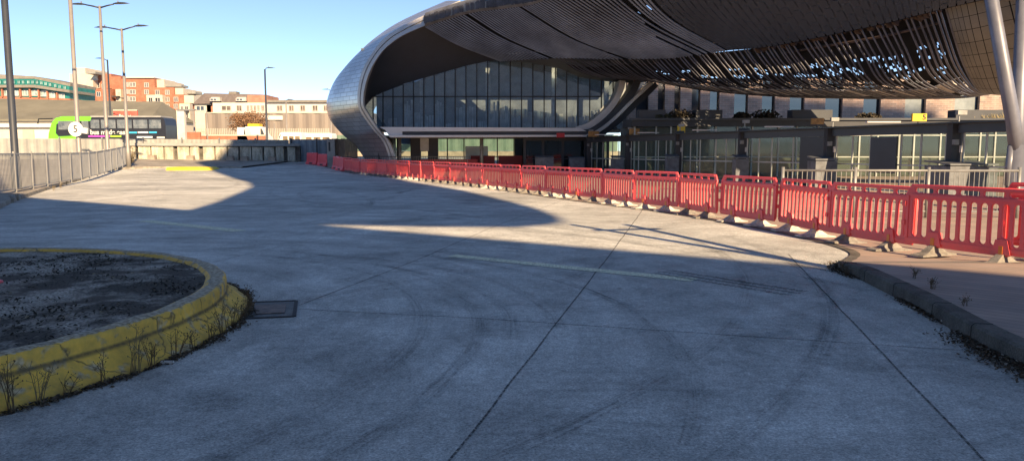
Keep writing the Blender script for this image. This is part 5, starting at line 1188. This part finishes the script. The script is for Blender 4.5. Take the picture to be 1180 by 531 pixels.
# white office
Y = 140.0; WO = thing('white_office', 'long white rendered building with a row of small windows and flat grey roof', 'building', (wx(325, Y), Y, GB))
facade(WO, [(245, 400, 118.5, None, mat('white_render', (.56, .54, .50), .8, var=.05))], Y, M_CREAM)
MB().box(W(305, 0, Y).x, Y - .5, W(0, 118.4, Y).z, W(400, 0, Y).x, Y + 9, W(0, 115.6, Y).z).build('roof', M_GROOF, WO)
for a, b in ((255, 267), (272.5, 279), (284.5, 287.5), (288.5, 291.5), (292.5, 295.5), (296.5, 299.5), (301, 305), (319, 326), (333, 339), (346, 352), (360, 366.5), (373, 378)): win(WO, a, b, 121.5, 128, Y - .02, fm=mat('frame_cream', (.6, .56, .5), .6), gm=mat('warm_pane', (.24, .20, .17), .3, var=.4, vs=.5))
# ribbed warehouse
Y = 118.0; WH = thing('warehouse', 'wide windowless warehouse with ribbed taupe cladding and pale name board', 'building', (wx(315, Y), Y, GB))
ribbed(V2(W(231, 0, Y).x, Y), V2(W(425, 0, Y).x, Y), GB, W(0, 130.2, Y).z, 'cladding', mat('taupe_cladding', (.22, .195, .175), .6, .1, var=.05, vs=.1), WH, .5, .12)
MB().box(W(231, 0, Y).x, Y + .2, GB, W(425, 0, Y).x, Y + 12, W(0, 130.4, Y).z).build('wall', mat('taupe_cladding', (.3, .26, .24)), WH)
MB().box(W(231, 0, Y).x, Y - .15, W(0, 130.6, Y).z, W(425, 0, Y).x, Y + 12, W(0, 129.6, Y).z).build('eaves', M_CREAM, WH)
MB().box(W(296, 0, Y).x, Y - .3, W(0, 138.3, Y).z, W(322, 0, Y).x, Y - .15, W(0, 133.6, Y).z).build('name_board', M_WHITE, WH)
# long shed
Y = 96.0; LS = thing('long_shed', 'long low shed with olive-grey sloping roof and cream walls behind the bus', 'shed', (wx(70, Y), Y, GB))
ev = W(0, 137.5, Y).z; rg = W(0, 117.5, Y).z; X0, X1 = W(-60, 0, Y).x, W(166, 0, Y).x
MB().box(X0, Y + .4, GB, X1 - .3, Y + 14, ev - .02).build('wall', M_CREAM, LS)
MB().add([(X0, Y, ev), (X1, Y, ev), (X1 - 1.5, Y + 7, rg + .4), (X0, Y + 7, rg + .9), (X1, Y + 14, ev), (X0, Y + 14, ev), (X0, Y, ev - .25), (X1, Y, ev - .25)], [(0, 1, 2, 3), (3, 2, 4, 5), (1, 4, 2), (6, 7, 1, 0)]).build('roof', mat('olive_roof', (.19, .185, .15), .8, var=.12, vs=.4), LS)
MB().box(X0, Y - .1, ev - 1.0, X1, Y + .38, ev - .6).build('fascia', M_WHITE, LS)
MB().box(W(28, 0, Y).x, Y + .3, GB, W(55, 0, Y).x, Y + .39, ev - 1.3).build('shutter', mat('shutter_pale', (.66, .64, .58), .6, var=.08), LS)
MB().box(W(14, 0, Y).x, Y + .3, GB, W(27, 0, Y).x, Y + .39, ev - 1.3).build('door', mat('door_cream', (.60, .50, .34), .6, var=.08), LS)
# billboard
Y = 92.0; p = W(131, 137.5, Y); q_ = W(158, 127, Y)
BD = thing('billboard', 'wide red and white advertising board behind the bus roof', 'billboard', ((p.x + q_.x) / 2, Y, GB))
MB().box(p.x, Y, p.z, q_.x, Y + .2, q_.z).build('board', mat('poster_red', (.62, .12, .09), .6, var=.25, vs=1.0), BD)
mb = MB(); random.seed(8)
for i in range(9): x = lerp(p.x + .15, q_.x - .5, i / 9); zz = lerp(p.z, q_.z, .3) + random.uniform(-.08, .1); mb.add([(x, Y - .02, zz - .2), (x + random.uniform(.18, .3), Y - .02, zz - .2), (x + .22, Y - .02, zz + random.uniform(.05, .25)), (x + .04, Y - .02, zz + .15)], [(0, 1, 2, 3)])
mb.build('poster_figures', mat('poster_white', (.7, .62, .56), .6), BD)
MB().box(p.x, Y - .03, q_.z - .08, q_.x, Y + .23, q_.z + .05).build('frame', M_CREAM, BD)
for x in (p.x + .4, q_.x - .4): MB().box(x - .08, Y + .05, GB, x + .08, Y + .15, p.z).build('leg', M_GREYM, BD)
# goods yard clutter between hoarding and warehouse
Y = 84.0
o = thing('portal_mast', 'thick white square mast standing in front of the orange apartments', 'mast', (W(208.5, 0, Y).x, Y, GB)); x = W(208.5, 150, Y).x
MB().box(x - .42, Y, GB, x + .42, Y + .5, W(0, 127, Y).z).build('shaft', mat('mast_pale', (.62, .60, .56), .6), o); MB().box(x - .3, Y - .1, W(0, 127.5, Y).z, x + 1.6, Y + .5, W(0, 126, Y).z).build('arm', M_GREYM, o)
o = thing('palisade_fence', 'grey palisade fence in front of the ribbed warehouse', 'fence', (W(280, 0, 112).x, 112, GB)); mb = MB(); x = W(190, 0, 112).x; zt_ = W(0, 148, 112).z
while x < W(378, 0, 112).x: mb.box(x, 112, GB, x + .12, 112.04, zt_); x += .26
mb.build('pales', mat('palisade_grey', (.42, .42, .37), .6), o); MB().box(W(190, 0, 112).x, 112.06, zt_ - .6, W(378, 0, 112).x, 112.1, zt_ - .5).build('rail', M_GREYM, o)
o = thing('brick_garden_wall', 'low orange brick wall running behind the hoarding', 'wall', (W(240, 0, 90).x, 90, GB))
MB().box(W(190, 0, 90).x, 90, GB, W(300, 0, 90).x, 90.3, W(0, 156.8, 90).z).build('brickwork', M_OB, o); MB().box(W(196, 0, 90).x, 89.9, W(0, 156.8, 90).z + .01, W(300, 0, 90).x, 90.4, W(0, 155.3, 90).z).build('coping', M_CREAM, o)
o = thing('brick_wall_block', 'short block of orange brick wall beside the white mast', 'wall', (W(204, 0, 86).x, 86, GB)); MB().box(W(196, 0, 86).x, 86, GB, W(224, 0, 86).x, 86.3, W(0, 152.5, 86).z).build('brickwork', M_OB, o)
for px, y, w_, lab in ((223, 128, .18, 'thin pale post left of the warehouse corner'), (238, 128, .14, 'thin pale post at the left corner of the warehouse'), (316, 142, .14, 'thin pale post in front of the warehouse, near the dark lamp post')):
    p = W(px, y, 88); MB().tube([(p.x, 88, GB), (p.x, 88, p.z)], w_ / 2, 8).build('pole', M_POLE, label=lab, cat='pole', smooth=True)
# vans
def van(px0, px1, ytop_, Y, lab, roof_bar=False, nose=1):
    A, B = W(px0, ytop_, Y), W(px1, ytop_, Y); L = B.x - A.x; zt_ = A.z; z0 = max(GB, zt_ - 2.3); H = zt_ - z0; o = thing('van', lab, 'van', ((A.x + B.x) / 2, Y, z0)); h = H
    pr = [(0, .12), (0, .93), (.03, 1), (.68, 1), (.74, .96), (.86, .56), (.98, .45), (1, .3), (1, .12)]
    MB().prism([Vector((A.x + u * L, Y, z0 + v * h)) for u, v in pr], (0, 1.9, 0)).build('body', mat('van_white', (.80, .78, .74), .35, var=.03), o)
    MB().prism([Vector((A.x + u * L, Y - .02, z0 + v * h)) for u, v in [(.66, .9), (.73, .9), (.83, .58), (.66, .56)]], (0, 1.94, 0)).build('window', PANE, o)
    for u in (.18, .82): MB().tube([(A.x + u * L, Y - .03, z0 + .33), (A.x + u * L, Y + .3, z0 + .33)], .33, 16).build('wheel', M_DARK, o)
    if roof_bar: MB().box(A.x + .3, Y + .2, zt_ + .02, A.x + L * .6, Y + 1.4, zt_ + .35).build('roof_load', M_YEL, o)
van(282, 309, 146, 93, 'white panel van carrying a yellow load on its roof, by the russet tree', True)
van(273, 285, 147, 90, 'small white van parked behind the one with the yellow roof load')
# white coaches with rounded windscreens
def coach(px0, px1, yt, Y, lab):
    A, B = W(px0, yt, Y), W(px1, yt, Y); L = B.x - A.x; zt_ = A.z; o = thing('coach', lab, 'coach', ((A.x + B.x) / 2, Y, GB)); h = zt_ - GB
    pr = [(0, .1), (0, .45), (.03, .7), (.08, .88), (.15, .98), (.2, 1), (.97, 1), (1, .95), (1, .1)]
    MB().prism([Vector((A.x + u * L, Y, GB + v * h)) for u, v in pr], (0, 2.5, 0)).build('body', mat('van_white', (.8, .78, .74), .35), o)
    MB().prism([Vector((A.x + u * L, Y - .02, GB + v * h)) for u, v in [(.02, .46), (.045, .68), (.09, .85), (.155, .93), (.17, .9), (.10, .76), (.07, .5)]], (0, 2.54, 0)).build('windscreen', PANE, o)
    for k in range(3): MB().box(A.x + L * (.24 + .25 * k), Y - .02, GB + h * .55, A.x + L * (.44 + .25 * k), Y + .01, GB + h * .85).build('window', mat('coach_window', (.24, .19, .12), .3, var=.5, vs=1), o)
    for u in (.2, .8): MB().tube([(A.x + u * L, Y - .03, GB + .45), (A.x + u * L, Y + .3, GB + .45)], .45, 16).build('wheel', M_DARK, o)
coach(319, 347, 152.5, 84, 'white coach with rounded dark windscreen edge, left of the two coaches'); coach(341, 382, 153.5, 86, 'longer white coach nose to tail behind the left one')
# russet tree
random.seed(19); Y = 100.0; c = W(287, 140, Y); TR = thing('tree', 'rounded russet autumn tree standing before the warehouse', 'tree', (c.x, Y, GB))
mb = MB(); mb.tube([(c.x, Y, GB), (c.x + .1, Y, 2), (c.x, Y, 3.6)], [.22, .16, .08], 8)
for i in range(9): a = random.random() * 6.28; mb.tube([(c.x, Y, 2 + i * .15), (c.x + math.cos(a) * 1.4, Y + math.sin(a), 3 + random.random() * 1.4)], [.07, .02], 5)
mb.build('trunk', mat('bark', (.07, .05, .035), .9), TR); mb = MB()
cl_ = [(Vector((random.uniform(-2.0, 1.9), random.uniform(-1.2, 1.2), random.uniform(-.9, .9)))) for i in range(26)]
for i in range(3800):
    q_ = random.choice(cl_); d = Vector((random.gauss(0, .32), random.gauss(0, .32), random.gauss(0, .26))); p = c + q_ + d; s = random.uniform(.05, .11)
    a = Vector((random.gauss(0, 1), random.gauss(0, 1), random.gauss(0, 1))).normalized() * s; b = a.orthogonal().normalized() * s; mb.add([p - a, p + b, p + a, p - b], [(0, 1, 2, 3)])
mb.build('crown', mat('russet_leaves', (.24, .14, .08), .9, var=.4, vs=1.2, vcol=(.09, .055, .035)), TR)
# wall seen through the ground floor
o = thing('rear_yard_wall', 'cream wall with green palisade top seen through the ground floor glass', 'wall', (0, 100, .2))
MB().box(-26, 100, 0, 14, 100.3, 1.55).build('wall', mat('dull_cream', (.34, .31, .25), .8, var=.15), o); ribbed(V2(-26, 99.9), V2(14, 99.9), 1.56, 3.6, 'palisade', mat('green_palisade', (.12, .20, .16), .6), o, .35, .08)

# ================================================================= UNSEEN SHADE CASTER BEHIND THE CAMERA (added, outlined from the yard's shadow edges)
tanE = math.tan(SUN_EL); Q0 = V2(0, -12); av = Vector((.8, -.6, 0))
def sh_pt(p):                                          # where the sun ray through p crosses the caster plane
    # p - t*SD = Q0 + s*av
    det = SD.x * av.y - SD.y * av.x
    rx, ry = p.x - Q0.x, p.y - Q0.y
    t = (rx * av.y - ry * av.x) / det; s = (SD.x * ry - SD.y * rx) / -det
    s = ((p - SD * t) - Q0).dot(av)
    return s, p.z + t * tanE
wt = W(265, 160, 62.5)
L0, L1, L2, L3, L4 = [sh_pt(G(*q)) for q in ((40, 228), (218, 242), (370, 259), (980, 310), (1180, 330))]
blob_l = [sh_pt(G(*q)) for q in ((250, 232.5), (275, 222), (289.5, 215.5), (286, 210), (262, 203), (236, 193.5), (225, 188.5))] + [sh_pt(wt)]
blob_r = [sh_pt(Vector(q)) for q in ((30, 49, 3.2), (14, 50.5, 3.0), (-6, 51, 1.6), (-9.2, 48.3, .6), (-7.6, 46.3, .2), (-5, 38, .1), (-1.8, 29.5, 0))] + [sh_pt(G(*q)) for q in ((592, 233), (622, 241), (645, 250), (650, 255.5), (640, 258.5), (600, 262), (500, 261.5), (372, 259.2))]
slope0 = (L1[1] - L0[1]) / (L1[0] - L0[0])
out_l = (-75, L0[1] - slope0 * 0); sl3 = (L4[1] - L3[1]) / (L4[0] - L3[0])
poly = [(-40, -1), (45, -1), (45, L4[1]), L4, L3] + blob_r[::-1][0:0] 
poly = [(-40, -1), (45, -1), (45, L4[1]), L4, L3, L2]
poly += blob_r[::-1][1:]                               # up the right side of the raised part
topz = max(h for s, h in blob_r + blob_l) + 9
poly += [(blob_r[0][0] + 10, blob_r[0][1]), (blob_r[0][0] + 10, topz), (blob_l[-1][0] + .6, blob_l[-1][1] + 4)] + blob_l[::-1] + [L1, L0, (-40, L0[1])]
P3 = [Vector((Q0.x + av.x * s, Q0.y + av.y * s, h)) for s, h in poly]
HB_ = thing('yard_shade_caster', 'unseen slab behind the camera, added and shaped to shade the yard', 'building', (0, -12, 0))
bk = MB(); ext = -trav * 2.5
n = len(P3); bk.add(P3 + [p + ext for p in P3], [tuple(range(n)), tuple(range(n, 2 * n))[::-1]] + [(i, n + i, n + (i + 1) % n, (i + 1) % n) for i in range(n)])
bk.build('wall', mat('shade_caster_pale', (.62, .62, .62), .7, .0, var=.2, vs=.3), HB_)  # added caster kept pale to bounce fill light into the yard
